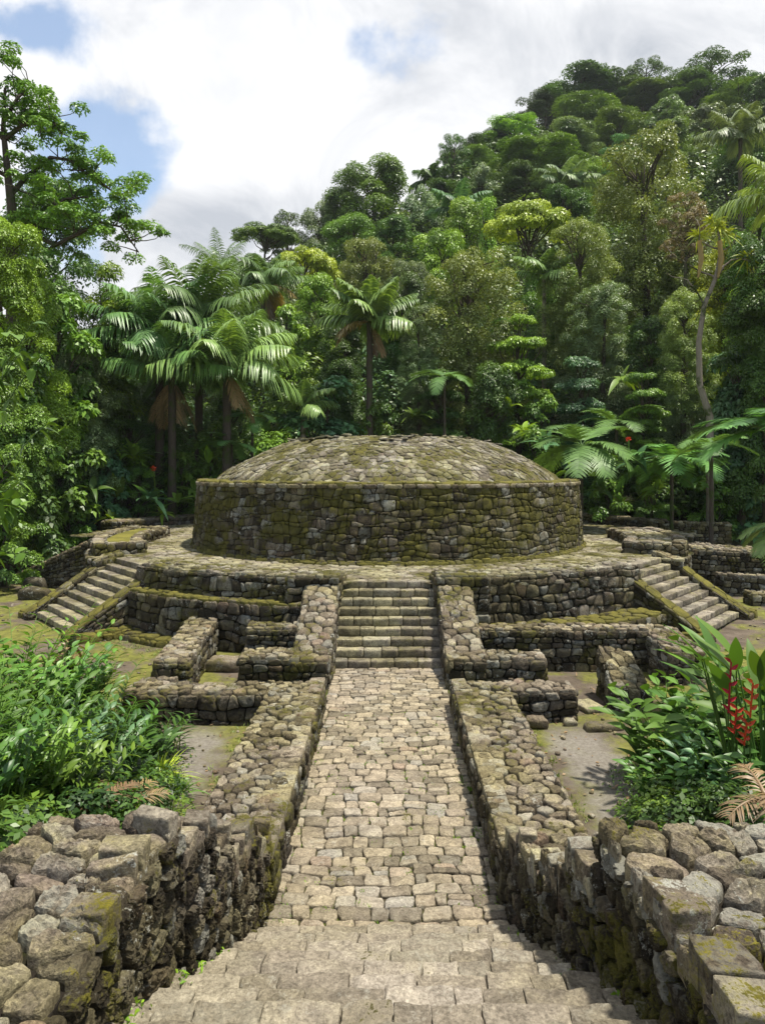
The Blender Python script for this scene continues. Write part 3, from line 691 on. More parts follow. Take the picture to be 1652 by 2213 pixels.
wall_thing('ruined_wall', 'leaning broken wall fragment beside the red flowered plants', 'ruined wall', [([(4.45, 13.6), (5.1, 13.6), (5.15, 14.8), (4.5, 14.8)], -.12, [.46, .40, .80, .92])], fine=.012, su=.2, sv=.24)
wall_thing('ruined_wall', 'squared ruined cross wall touching the right walkway wall', 'ruined wall', [(R4(2.27, 3.55, 13.15, 13.75), -.12, .50)], fine=.008)
wall_thing('ruined_wall', 'dark sloping wall descending left from the grassy raised bed', 'ruined wall', [([(-15.6, 29.0), (-11.6, 27.2), (-11.7, 28.0), (-15.6, 29.8)], -.1, [.25, 1.95, 1.95, .25])])
wall_thing('ruined_wall', 'low curved wall behind the terrace at left under the trees', 'ruined wall', [([(-14.6, 35.4), (-13.4, 35.0), (-9.6, 41), (-10.6, 41.6)], .8, 2.1, dict(st=.5))])
wall_thing('ruined_wall', 'low pale wall behind the terrace at right under the ferns', 'ruined wall', [([(13.3, 35.0), (14.4, 35.4), (11.2, 42), (10.2, 41.4)], .8, 2.12, dict(st=.5))])
wall_thing('ruined_wall', 'dark low wall at the far right edge of the clearing', 'ruined wall', [([(13.6, 35.9), (17.2, 34.9), (17.3, 35.5), (13.7, 36.5)], .3, 2.0)])
wall_thing('ruined_wall', 'uppermost broken wall beyond the right side steps', 'ruined wall', [([(12.5, 28.6), (17.6, 27.6), (17.7, 28.6), (12.6, 29.8)], -.1, [1.45, 1.2, 1.25, 1.55], dict(H=.07))])
wall_thing('ruined_wall', 'middle broken wall beyond the right side steps', 'ruined wall', [([(12.7, 26.3), (17, 25.6), (17, 26.2), (12.7, 27.0)], -.1, [.68, .55, .55, .68])])
wall_thing('ruined_wall', 'lowest broken wall beyond the right side steps', 'ruined wall', [([(12.8, 24.4), (15.6, 23.8), (15.7, 24.4), (12.8, 25.0)], -.1, .32)])
# slabs and boulders lying about
def boulder(c, half, lab, mat=None, rz=0., r=None):
    g = Geo(); half = np.array(half); rbox(g, (0, 0, 0), half, r or half.min() * .7, rz, half.min() * .35, 1.6 / half.max(), 0)
    o = g.obj('boulder', mat or M_wall); o.location = c; return tag(o, lab, 'boulder')
boulder((-3.85, 16.5, .08), (.42, .28, .17), 'rounded slab lying in the left room against the terrace', M_top)
boulder((-13.0, 25.6, .1), (.55, .3, .26), 'dark boulder on the bare ground beyond the left side steps')
boulder((-13.9, 27.4, .15), (.4, .3, .3), 'smaller dark boulder farther back beyond the left side steps')
boulder((2.75, 12.9, .02), (.2, .14, .10), 'small rounded stone in front of the squared right cross wall', M_top)
boulder((3.95, 12.75, -.02), (.34, .14, .08), 'flat pale slab at the doorway right of the squared cross wall', M_terr, .05)
boulder((3.4, 13.0, -.02), (.12, .1, .07), 'fist sized stone beside the pale doorway slab', M_terr)
boulder((4.0, 13.9, -.02), (.22, .3, .06), 'pale slab farther inside the right doorway', M_terr, .3)
boulder((-3.0, 14.4, -.03), (.2, .16, .05), 'flat stone on the floor of the left room', M_terr, .4)
g = Geo()
for k in range(2200):
    x, y = rs.uniform(-16, 16), rs.uniform(8, 33)
    if abs(x) < 2.4: continue
    if sqrt(x * x + (y - DC) ** 2) < 13: continue
    s = rs.uniform(.012, .05) * (2 if rs.rand() < .08 else 1); rbox(g, (x, y, float(ground(x, y)) + s * .3), (s, s * .8, s * .6), s * .5, rs.uniform(0, 3), s * .2, 9, 0)
tag(g.obj('pebbles', M_top), 'scattered pebbles on the bare ground', kind='stuff')

# ------------------------------------------------------------------ foliage materials
def leaf_mat(name, c, var=.35, trans=.38, gloss=.42, hue=(1.25, 1.1, .6)):
    """c = base albedo; attribute r = variation between leaves, g = variation between clumps"""
    t = NT(name); c = np.array(c); r, g_ = t.rgb.outputs[0], t.rgb.outputs[1]
    lo, hi = tuple(c * (1 - var)), tuple(np.minimum(c * (1 + var) * hue, .9))
    a = t.mix(r, lo, hi); b = t.mix(g_, tuple(c * .62 * np.array([.85, 1., 1.1])), tuple(np.minimum(c * 1.45 * np.array(hue), .9)))
    col = t.mix(.5, a, b)
    oi = t.n('ShaderNodeObjectInfo'); hs = t.n('ShaderNodeHueSaturation'); t.l(col, hs.inputs['Color'])
    t.l(t.math('MULTIPLY_ADD', oi.outputs['Random'], .025), hs.inputs['Hue']); hs.inputs['Hue'].links[0].from_node.inputs[2].default_value = .492
    t.l(t.math('MULTIPLY_ADD', oi.outputs['Random'], .4), hs.inputs['Value']); hs.inputs['Value'].links[0].from_node.inputs[2].default_value = .8
    col = hs.outputs[0]
    p = t.n('ShaderNodeBsdfPrincipled'); t.l(col, p.inputs['Base Color']); p.inputs['Roughness'].default_value = gloss; p.inputs['Specular IOR Level'].default_value = .35
    tr_ = t.n('ShaderNodeBsdfTranslucent'); t.l(t.mix(1., col, (1.3, 1.25, .5), 'MULTIPLY'), tr_.inputs[0])
    m = t.n('ShaderNodeMixShader'); m.inputs[0].default_value = trans * .6; t.l(p.outputs[0], m.inputs[1]); t.l(tr_.outputs[0], m.inputs[2])
    o = t.n('ShaderNodeOutputMaterial'); t.l(m.outputs[0], o.inputs[0]); return t.m
LM = dict(
    deep=leaf_mat('deep green leaves', (.066, .130, .034)), mid=leaf_mat('mid green leaves', (.115, .210, .042)),
    bright=leaf_mat('bright green leaves', (.18, .31, .045)), lime=leaf_mat('yellow green leaves', (.29, .36, .05)),
    olive=leaf_mat('olive leaves', (.20, .255, .075), hue=(1.08, 1.05, .8)), blue=leaf_mat('blue green leaves', (.095, .185, .085), hue=(1.05, 1.1, .95)),
    grey=leaf_mat('grey green leaves', (.16, .22, .10), hue=(1.1, 1.1, .9)), yellow=leaf_mat('yellow leaves', (.32, .30, .03)),
    palm=leaf_mat('palm fronds', (.12, .205, .07), gloss=.36, hue=(1.1, 1.1, .8)), palm2=leaf_mat('light palm fronds', (.17, .25, .09), gloss=.36, hue=(1.1, 1.05, .7)),
    fern=leaf_mat('fern fronds', (.11, .21, .07), hue=(1.1, 1.1, .8)), dry=leaf_mat('dry fronds', (.22, .15, .09), hue=(1.1, 1., .8), trans=.25),
    tan=leaf_mat('golden withered fronds', (.30, .22, .08), hue=(1.1, 1., .8)), red=leaf_mat('red bracts', (.42, .012, .012), hue=(1.1, 1.0, 1.), var=.2),
    rust=leaf_mat('rusty bare twigs', (.17, .135, .075), hue=(1.1, 1, .9)), gloss=leaf_mat('glossy green blades', (.075, .16, .03), gloss=.52),
    neardeep=leaf_mat('deep green broad leaves', (.030, .070, .022), gloss=.4), nearmid=leaf_mat('broad green leaves', (.055, .12, .028), gloss=.4), nearbright=leaf_mat('fresh green leaves', (.10, .185, .034), gloss=.4))  # neardeep is a darker leaf green for the near planting
def bark_mat(name, a, b):
    t = NT(name); v = t.n('ShaderNodeMapping'); v.inputs['Scale'].default_value = (6, 6, 1.5); t.l(t.pos, v.inputs[0])
    n = t.noise(2.5, 6, .65, v.outputs[0]); col = t.mix(t.range(t.noise(1.4, 4, .6), .5, .62), t.mix(n, a, b), (.05, .065, .02))
    return t.out(col, .95, t.bump(n, .9, .08), .1)
BK = bark_mat('dark bark', (.035, .027, .02), (.11, .09, .07)); BKL = bark_mat('pale bark', (.12, .10, .08), (.30, .26, .21))

# ------------------------------------------------------------------ leaves
def unit(v): return v / (np.linalg.norm(v, axis=-1, keepdims=True) + 1e-9)
def leaves(g, base, d, nrm, L, Wd, seg=1, droop=0., fold=.25, rnd=None, mat=0, shape='leaf', curl=0.):
    """vectorised leaves: base (S,3), direction d, surface normal nrm, length L, width Wd"""
    base = np.asarray(base, float); S_ = len(base); d = unit(np.broadcast_to(np.asarray(d, float), (S_, 3))); nrm = np.broadcast_to(np.asarray(nrm, float), (S_, 3))
    side = unit(np.cross(d, nrm)); nn = np.cross(side, d)
    L = np.broadcast_to(np.asarray(L, float), (S_,)); Wd = np.broadcast_to(np.asarray(Wd, float), (S_,))
    if rnd is None: rnd = rs.uniform(0, 1, (S_, 3))
    rnd = np.broadcast_to(np.asarray(rnd, float), (S_, 3))
    if seg == 1:                                      # a kite shaped leaf of one quad, bent along the middle
        tip = base + d * L[:, None]; tip[:, 2] -= droop * L; mid = base + d * (L * .45)[:, None]; lf = fold * Wd
        V = np.stack([base, mid - side * Wd[:, None] * .5 + nn * lf[:, None] * .5, tip, mid + side * Wd[:, None] * .5 + nn * lf[:, None] * .5], 1)
        F = np.arange(S_ * 4).reshape(-1, 4); g.add(V.reshape(-1, 3), F, np.repeat(rnd, 4, 0), mat); return
    T = np.linspace(0, 1, seg + 1)
    w = {'leaf': np.sin(pi * T ** .75) ** .8, 'blade': np.minimum(1, (1 - T) * 2.2 + 0) * np.minimum(1, .35 + T * 4), 'frond': np.minimum(1, (1 - T) * 3) * np.minimum(1, .3 + T * 6),
         'saw': (1 - T ** 1.6) * (.62 + .38 * (np.arange(seg + 1) % 2)), 'lance': np.sin(pi * np.clip(T, 0, 1) ** .62) ** .9}[shape]; w = np.maximum(w, .02)
    P = base[:, None] + d[:, None] * (L[:, None] * T)[..., None]; dr = np.broadcast_to(np.asarray(droop, float), (S_,))
    P[:, :, 2] -= dr[:, None] * L[:, None] * T[None] ** 2
    P += nn[:, None] * (curl * L[:, None] * (T - T * T)[None])[..., None]
    off = side[:, None] * (Wd[:, None] * w[None] * .5)[..., None]; up = nn[:, None] * (fold * Wd[:, None] * w[None] * .5)[..., None]
    V = np.stack([P - off + up, P, P + off + up], 2)       # S, seg+1, 3, 3
    k = np.arange(seg); F = np.concatenate([np.stack([k * 3, k * 3 + 1, k * 3 + 4, k * 3 + 3], 1), np.stack([k * 3 + 1, k * 3 + 2, k * 3 + 5, k * 3 + 4], 1)])
    M = (seg + 1) * 3; g.add(V.reshape(-1, 3), (F[None] + (np.arange(S_) * M)[:, None, None]).reshape(-1, 4), np.repeat(rnd, M, 0), mat)
def rdir(n, up=0.):
    v = rs.normal(size=(n, 3)); v = unit(v); v[:, 2] += up; return unit(v)
def clump(g, c, r, n, ls, flat=.75, cl=None, mat=0, lw=.5, hang=0., under=.25):
    """leaves over the outer shell of a lump of foliage"""
    d = unit(rs.normal(size=(n, 3))); d[:, 2] = np.where(d[:, 2] < -under, -d[:, 2], d[:, 2]); 
    rad = r * (1 - .35 * rs.rand(n) ** 1.6) * (1 + .22 * snoise(d * 1.6 + np.array(c), 1.3))
    p = d * rad[:, None]; p[:, 2] *= flat; p += np.array(c)
    nr = unit(d * .9 + np.array([0, 0, .75]) + rs.normal(size=(n, 3)) * .34)
    t_ = unit(np.cross(nr, rs.normal(size=(n, 3)))); t_ = unit(t_ + d * .35 - np.array([0, 0, .25 + hang]))
    l = ls * rs.uniform(.6, 1.35, n); cl = rs.rand() if cl is None else cl
    R_ = np.stack([rs.rand(n), np.full(n, cl), rs.rand(n)], 1)
    leaves(g, p, t_, nr, l, l * lw, 1, .1, .3, R_, mat)
def limb(g, a, b, r0, r1, bend=.15, n=6, seg=5):
    a, b = np.array(a, float), np.array(b, float); T = np.linspace(0, 1, seg + 1)[:, None]; L = np.linalg.norm(b - a)
    P = a + (b - a) * T + np.sin(T * pi) * rs.normal(size=3) * bend * L * .5; P[:, 2] += (np.sin(T[:, 0] * pi) * bend * L * .2)
    P += rs.normal(size=P.shape) * L * .012; P[0] = a; tube(g, P, np.linspace(r0, r1, seg + 1), n)
def crown_mesh(kind, seed):
    """returns (trunk mesh, crown mesh): a tree 10 m tall with foliage about 3.2 m to each side"""
    global rs
    keep, rs = rs, np.random.RandomState(seed); tg, cg = Geo(), Geo(); cl = []
    K = dict(round=(40, 1.1, 620, .19, .75), cauli=(105, .62, 300, .125, .85), umbrella=(38, .85, 560, .17, .42), layered=(44, .85, 440, .19, .36), loose=(62, .68, 260, .17, .6),
             column=(40, .55, 300, .14, 1.2), weepy=(46, .75, 420, .19, 1.25), shrub=(30, .8, 420, .21, .8), bigleaf=(34, .85, 190, .40, .8))[kind]
    n, cr_, nl, ls, flat = K
    for i in range(n):
        a = rs.uniform(0, 2 * pi); q = (i + .5) / n
        if kind == 'umbrella': r = 3.1 * sqrt(q) * rs.uniform(.9, 1.05); z = 9.4 - .13 * r * r + rs.uniform(-.35, .3)
        elif kind == 'layered': lay = rs.randint(4); r = rs.uniform(.5, 3.0 - .45 * lay); z = 4.6 + 1.45 * lay + rs.uniform(-.2, .2) - .08 * r * r
        elif kind == 'column': r = rs.uniform(.1, .85); z = rs.uniform(1, 9.3) ; r *= 1 - .35 * (z / 10)
        elif kind == 'weepy': r = rs.uniform(.4, 2.8); z = 8.6 - .30 * r * r * rs.uniform(.7, 1.3) - rs.uniform(0, 3.4)
        elif kind in ('shrub', 'bigleaf'): z = rs.uniform(.8, 9); r = rs.uniform(.3, 1) * 3.0 * sqrt(max(.05, 1 - (z / 10) ** 2)); 
        elif kind == 'loose': z = rs.uniform(3.5, 9.6); r = rs.uniform(.5, 1) * 3.3 * sqrt(max(.04, 1 - ((z - 6.2) / 3.7) ** 2))
        else:
            z = 4.0 + 5.4 * rs.rand() ** .8; r = rs.uniform(.45, 1.) * 3.0 * sqrt(max(.03, 1 - ((z - 6.1) / 3.9) ** 2)) * (1 + .25 * sin(3 * a + seed))
        cl.append((r * cos(a), r * sin(a), z))
    for c in cl:
        s = rs.uniform(.65, 1.25); m = int(nl * s * s)
        clump(cg, c, cr_ * s, m, ls, flat, hang=.8 if kind == 'weepy' else 0, lw=.55 if kind != 'bigleaf' else .6)
    top = 8.6 if kind != 'umbrella' else 8.2
    T = np.linspace(0, 1, 9); px = .35 * np.sin(T * 2.5 + seed) * T; py = .3 * np.cos(T * 2.1 + seed) * T; r0 = .26 if kind not in ('shrub', 'bigleaf', 'column') else .12
    P = np.stack([px, py, T * top - .3], 1); tube(tg, P, r0 * (1.25 - T) ** .9, 8)
    for c in sorted(cl, key=lambda q: -q[2])[: (40 if kind == 'loose' else 22)]:
        zt = max(.6, c[2] - rs.uniform(1.0, 2.6)); zt = min(zt, top * .93); b = np.array([np.interp(zt, P[:, 2], px), np.interp(zt, P[:, 2], py), zt])
        limb(tg, b, c, .09 * (1.3 - zt / 12), .02, .3, 5, 5)
    rs = keep
    return tg.mesh(kind + '_trunk', [BK]), cg.mesh(kind + '_crown', [LM['mid']])
_cm = {}
def tree(kind, var, px, top, Y, hw, col, label, cat='tree', name='tree', base=None, bark=None, group=None, hs=None):
    """a tree whose crown top appears at (px, top) of the photograph at depth Y; hw = half width of its crown there, in photograph pixels"""
    key = (kind, var)
    if key not in _cm: _cm[key] = crown_mesh(kind, 100 + 7 * var + sum(map(ord, kind)))
    tm, cm_ = _cm[key]; p = at(px, top, Y); z0 = float(ground(p[0], Y)) - .2 if base is None else base
    H = p[2] - z0; s = hw / FPX * Y / (3.3 if kind != 'column' else 1.2)
    root = empty(name, (p[0], Y, z0), label, cat, group, rz=rs.uniform(0, 6.28), sc=(s, s, max(.5, H / 9.8)))
    full = kind not in ('umbrella', 'column') and col != 'rust'
    if H / 9.8 > s * 1.7:                                   # tall bare trunk: keep the crown's proportions, lift it
        k = s * 1.45; root.scale = (s, s, k); root.location.z = p[2] - 9.8 * k
        g = Geo(); n_ = 7; T = np.linspace(0, 1, n_); hgt = (root.location.z - z0) / k
        tube(g, np.stack([.25 * np.sin(T * 3) * 0, 0 * T, -hgt * (1 - T) - .0], 1), .26 * (1.6 - .35 * T), 8); b = g.obj('trunk_base', BK, root)
        if bark: b.data.materials[0] = bark
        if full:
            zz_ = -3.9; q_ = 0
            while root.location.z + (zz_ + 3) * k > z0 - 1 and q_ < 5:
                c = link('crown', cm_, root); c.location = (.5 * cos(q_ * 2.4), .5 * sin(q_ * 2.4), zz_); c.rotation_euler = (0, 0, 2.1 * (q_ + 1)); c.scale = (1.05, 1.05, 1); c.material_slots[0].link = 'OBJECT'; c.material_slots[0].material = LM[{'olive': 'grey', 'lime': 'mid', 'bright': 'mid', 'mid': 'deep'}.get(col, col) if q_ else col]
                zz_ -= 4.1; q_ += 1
    a = link('trunk', tm, root); c = link('crown', cm_, root)
    for o, m in ((a, bark or BK), (c, LM[col])): o.material_slots[0].link = 'OBJECT'; o.material_slots[0].material = m
    return root

# ------------------------------------------------------------------ palms, ferns, big herbs
def frond(g, base, az, el, L, arch=.6, nl=34, ll=.75, lw=.06, droop=.5, shape='blade', mat=0, rnd=None, fern=False, V_=.35, rr=.03):
    """a pinnate frond: curved midrib with leaflets down both sides"""
    T = np.linspace(0, 1, 14); hd = np.array([cos(az), sin(az), 0.]); 
    e = el - arch * 1.5 * T ** 1.2; dx = np.cos(e); dz = np.sin(e); s = L / 13
    X_ = np.r_[0, np.cumsum(dx[:-1]) * s]; Z_ = np.r_[0, np.cumsum(dz[:-1]) * s]
    P = np.array(base) + hd * X_[:, None] + np.array([0, 0, 1.]) * Z_[:, None]; sw = rs.uniform(-.12, .12) * L; sd = np.array([-sin(az), cos(az), 0.])
    P += sd * (sw * T ** 2)[:, None]; cl = rs.rand() if rnd is None else rnd
    tube(g, P, np.linspace(rr, rr * .2, 14), 4, mat, (.6, cl, .5))
    for sgn in (-1, 1):
        t = np.linspace(.13, .995, nl) + rs.uniform(-.006, .006, nl); b = np.stack([np.interp(t, T, P[:, k]) for k in range(3)], 1); tg_ = np.stack([np.interp(t, T, np.gradient(P[:, k])) for k in range(3)], 1); tg_ = unit(tg_)
        up = unit(np.cross(sd, tg_)) * -1; up = np.where(up[:, 2:3] < 0, -up, up)
        prof = np.sin(pi * np.clip(t * .92 + .08, 0, 1)) ** .55
        d = unit(tg_ * (.45 + .5 * t[:, None]) + sd * sgn * 1.0 + up * V_ + rs.normal(size=(nl, 3)) * (.05 if fern else .13))
        R_ = np.stack([rs.rand(nl), np.full(nl, cl), rs.rand(nl)], 1)
        leaves(g, b, d, up, ll * prof * rs.uniform(.9, 1.08, nl), lw * (.6 + .4 * prof), 7 if fern else 3, droop, .0 if fern else .3, R_, mat, 'saw' if fern else shape)
def trunk_mesh(h, r, lean=(0, 0), mat=None, ring=.0):
    g = Geo(); T = np.linspace(0, 1, 12); tube(g, np.stack([lean[0] * T ** 1.5, lean[1] * T ** 1.5, h * T], 1), r * (1.15 - .3 * T) * (1 + ring * (np.arange(12) % 2)), 9); return g
def palm(px, top, Y, L, nf, label, col='palm', dead=0, name='palm_tree', base=None, ll=.8, group=None, arch=.62, hub=None, r=.16, seed=None, lw=.075, tan=0):
    p = at(px, hub if hub else top + .5 * L / Y * FPX, Y); z0 = (float(ground(p[0], Y)) if base is None else base) - .2; h = p[2] - z0
    root = empty(name, (p[0], Y, z0), label, 'palm tree', group)
    trunk_mesh(h, r, (0, 0), ring=.08).obj('trunk', BKL if r < .2 else BK, root)
    g = Geo(); hubp = (0, 0, h)
    for k in range(nf):
        q = k / nf; frond(g, hubp, k * 2.399 + rs.uniform(-.2, .2), radians(84 - 74 * q ** .9 + rs.uniform(-6, 6)), L * rs.uniform(.85, 1.08) * (.8 + .2 * min(1, q * 3)), arch * rs.uniform(.75, 1.35), 44, ll * rs.uniform(.85, 1.1), lw, .75 + .35 * q, V_=.25)
    g.obj('crown', LM[col], root)
    if tan:
        g = Geo()
        for k in range(tan): frond(g, hubp, rs.uniform(0, 6.28) if k > 1 else (3.3 if k == 0 else 5.9), radians(rs.uniform(-12, 15)), L * .75, .75, 30, ll * .7, lw, .7)
        g.obj('withered_fronds', LM['tan'], root)
    if dead:
        g = Geo()
        for k in range(dead): frond(g, (0, 0, h - .15), rs.uniform(0, 6.28), radians(rs.uniform(-75, -45)), L * rs.uniform(.45, .75), .25, 26, ll * .5, lw * .6, .8)
        g.obj('dead_fronds', LM['dry'], root)
    return root
def fern_tree(p, L, nf, label, h=None, col='fern', azr=(0, 6.28), group=None, nl=26, ll=None, el=(62, 5), arch=.62, name='tree_fern', cat='tree fern'):
    p = np.array(p, float); z0 = float(ground(p[0], p[1])) - .1; h = p[2] - z0
    root = empty(name, (p[0], p[1], z0), label, cat, group)
    if h > .5: trunk_mesh(h, .09, (0, 0), ring=.1).obj('trunk', BK, root)
    g = Geo()
    for k in range(nf):
        frond(g, (0, 0, max(h, .1)), azr[0] + (azr[1] - azr[0]) * (k + rs.uniform(.2, .8)) / nf, radians(rs.uniform(el[1], el[0])), L * rs.uniform(.8, 1.1), arch * rs.uniform(.8, 1.2), nl, ll or L * .30, L * .055, .18, fern=True, V_=.1, rr=.018)
    g.obj('fronds', LM[col], root); return root
def herb(p, n, L, Wd, label, col='gloss', cat='plant', name='broadleaf_plant', group=None, el=(85, 25), droop=.25, stems=0, rz=0, spread=.15, azr=(0, 6.28), seg=7, cols=None, red=0, fold=.3):
    """rosette or stand of long blades"""
    p = np.array(p, float); root = empty(name, p, label, cat, group); g = Geo()
    az = rs.uniform(azr[0], azr[1], n); e = np.radians(rs.uniform(el[1], el[0], n)); d = np.stack([np.cos(az) * np.cos(e), np.sin(az) * np.cos(e), np.sin(e)], 1)
    b = d * spread * np.array([1, 1, 0]); nr = np.stack([-np.cos(az) * np.sin(e), -np.sin(az) * np.sin(e), np.cos(e)], 1) + rs.normal(size=(n, 3)) * .25
    leaves(g, b, d, nr, L * rs.uniform(.65, 1.1, n), Wd * rs.uniform(.8, 1.2, n), seg, droop * rs.uniform(.5, 1.6, n), fold, None, 0, 'lance')
    g.obj('leaves', LM[col], root); return root
def ginger(p, nst, H, label, col='gloss', group=None, ll=.42, lw=.10, lean=.35, name='ginger_plant', cat='plant', spread=.4, azr=(0, 6.28), pairs=9, flowers=0, seed_dir=None):
    """many cane stems carrying two ranks of blades"""
    p = np.array(p, float); root = empty(name, p, label, cat, group); g, sg_ = Geo(), Geo(); tips = []
    for k in range(nst):
        a = rs.uniform(*azr); b = np.array([cos(a), sin(a), 0]) * rs.uniform(0, spread); h = H * rs.uniform(.6, 1.05); ln = lean * rs.uniform(.4, 1.4)
        T = np.linspace(0, 1, 8); P = b + np.stack([cos(a) * ln * h * T ** 1.8, sin(a) * ln * h * T ** 1.8, h * T * (1 - .12 * T)], 1); tube(sg_, P, np.linspace(.012, .005, 8), 4); tips.append(P[-1])
        q = np.array([-sin(a + .6), cos(a + .6), 0.]); m = pairs
        t = np.linspace(.22, 1, m); bb = np.stack([np.interp(t, T, P[:, i]) for i in range(3)], 1); tg_ = unit(np.stack([np.interp(t, T, np.gradient(P[:, i])) for i in range(3)], 1))
        sgn = np.where(np.arange(m) % 2, 1., -1.)[:, None]; d = unit(q * sgn * 1. + tg_ * .8 + rs.normal(size=(m, 3)) * .12)
        nr = unit(tg_ * .9 + np.array([0, 0, .5]) - d * .2); cl = rs.rand()
        leaves(g, bb, d, nr, ll * rs.uniform(.7, 1.15, m) * np.sin(pi * (.22 + .62 * t)) ** .5, lw * rs.uniform(.8, 1.15, m), 5, .28, .3, np.stack([rs.rand(m), np.full(m, cl), rs.rand(m)], 1), 0, 'lance')
    sg_.obj('stems', LM['mid'], root); g.obj('leaves', LM[col], root); return root
def undergrowth(name, pts, r, nl, ls, mats, label, kind='stuff', lw=.5, flat=.7):
    """one mass of foliage made of lumps at the given points"""
    g = Geo(); m = len(mats)
    for i, c in enumerate(pts):
        s = rs.uniform(.6, 1.3); clump(g, c, r * s, int(nl * s * s), ls * rs.uniform(.7, 1.3), flat, None, rs.randint(m), lw, under=.6)
    return tag(g.obj(name, [LM[k] for k in mats]), label, kind=kind)

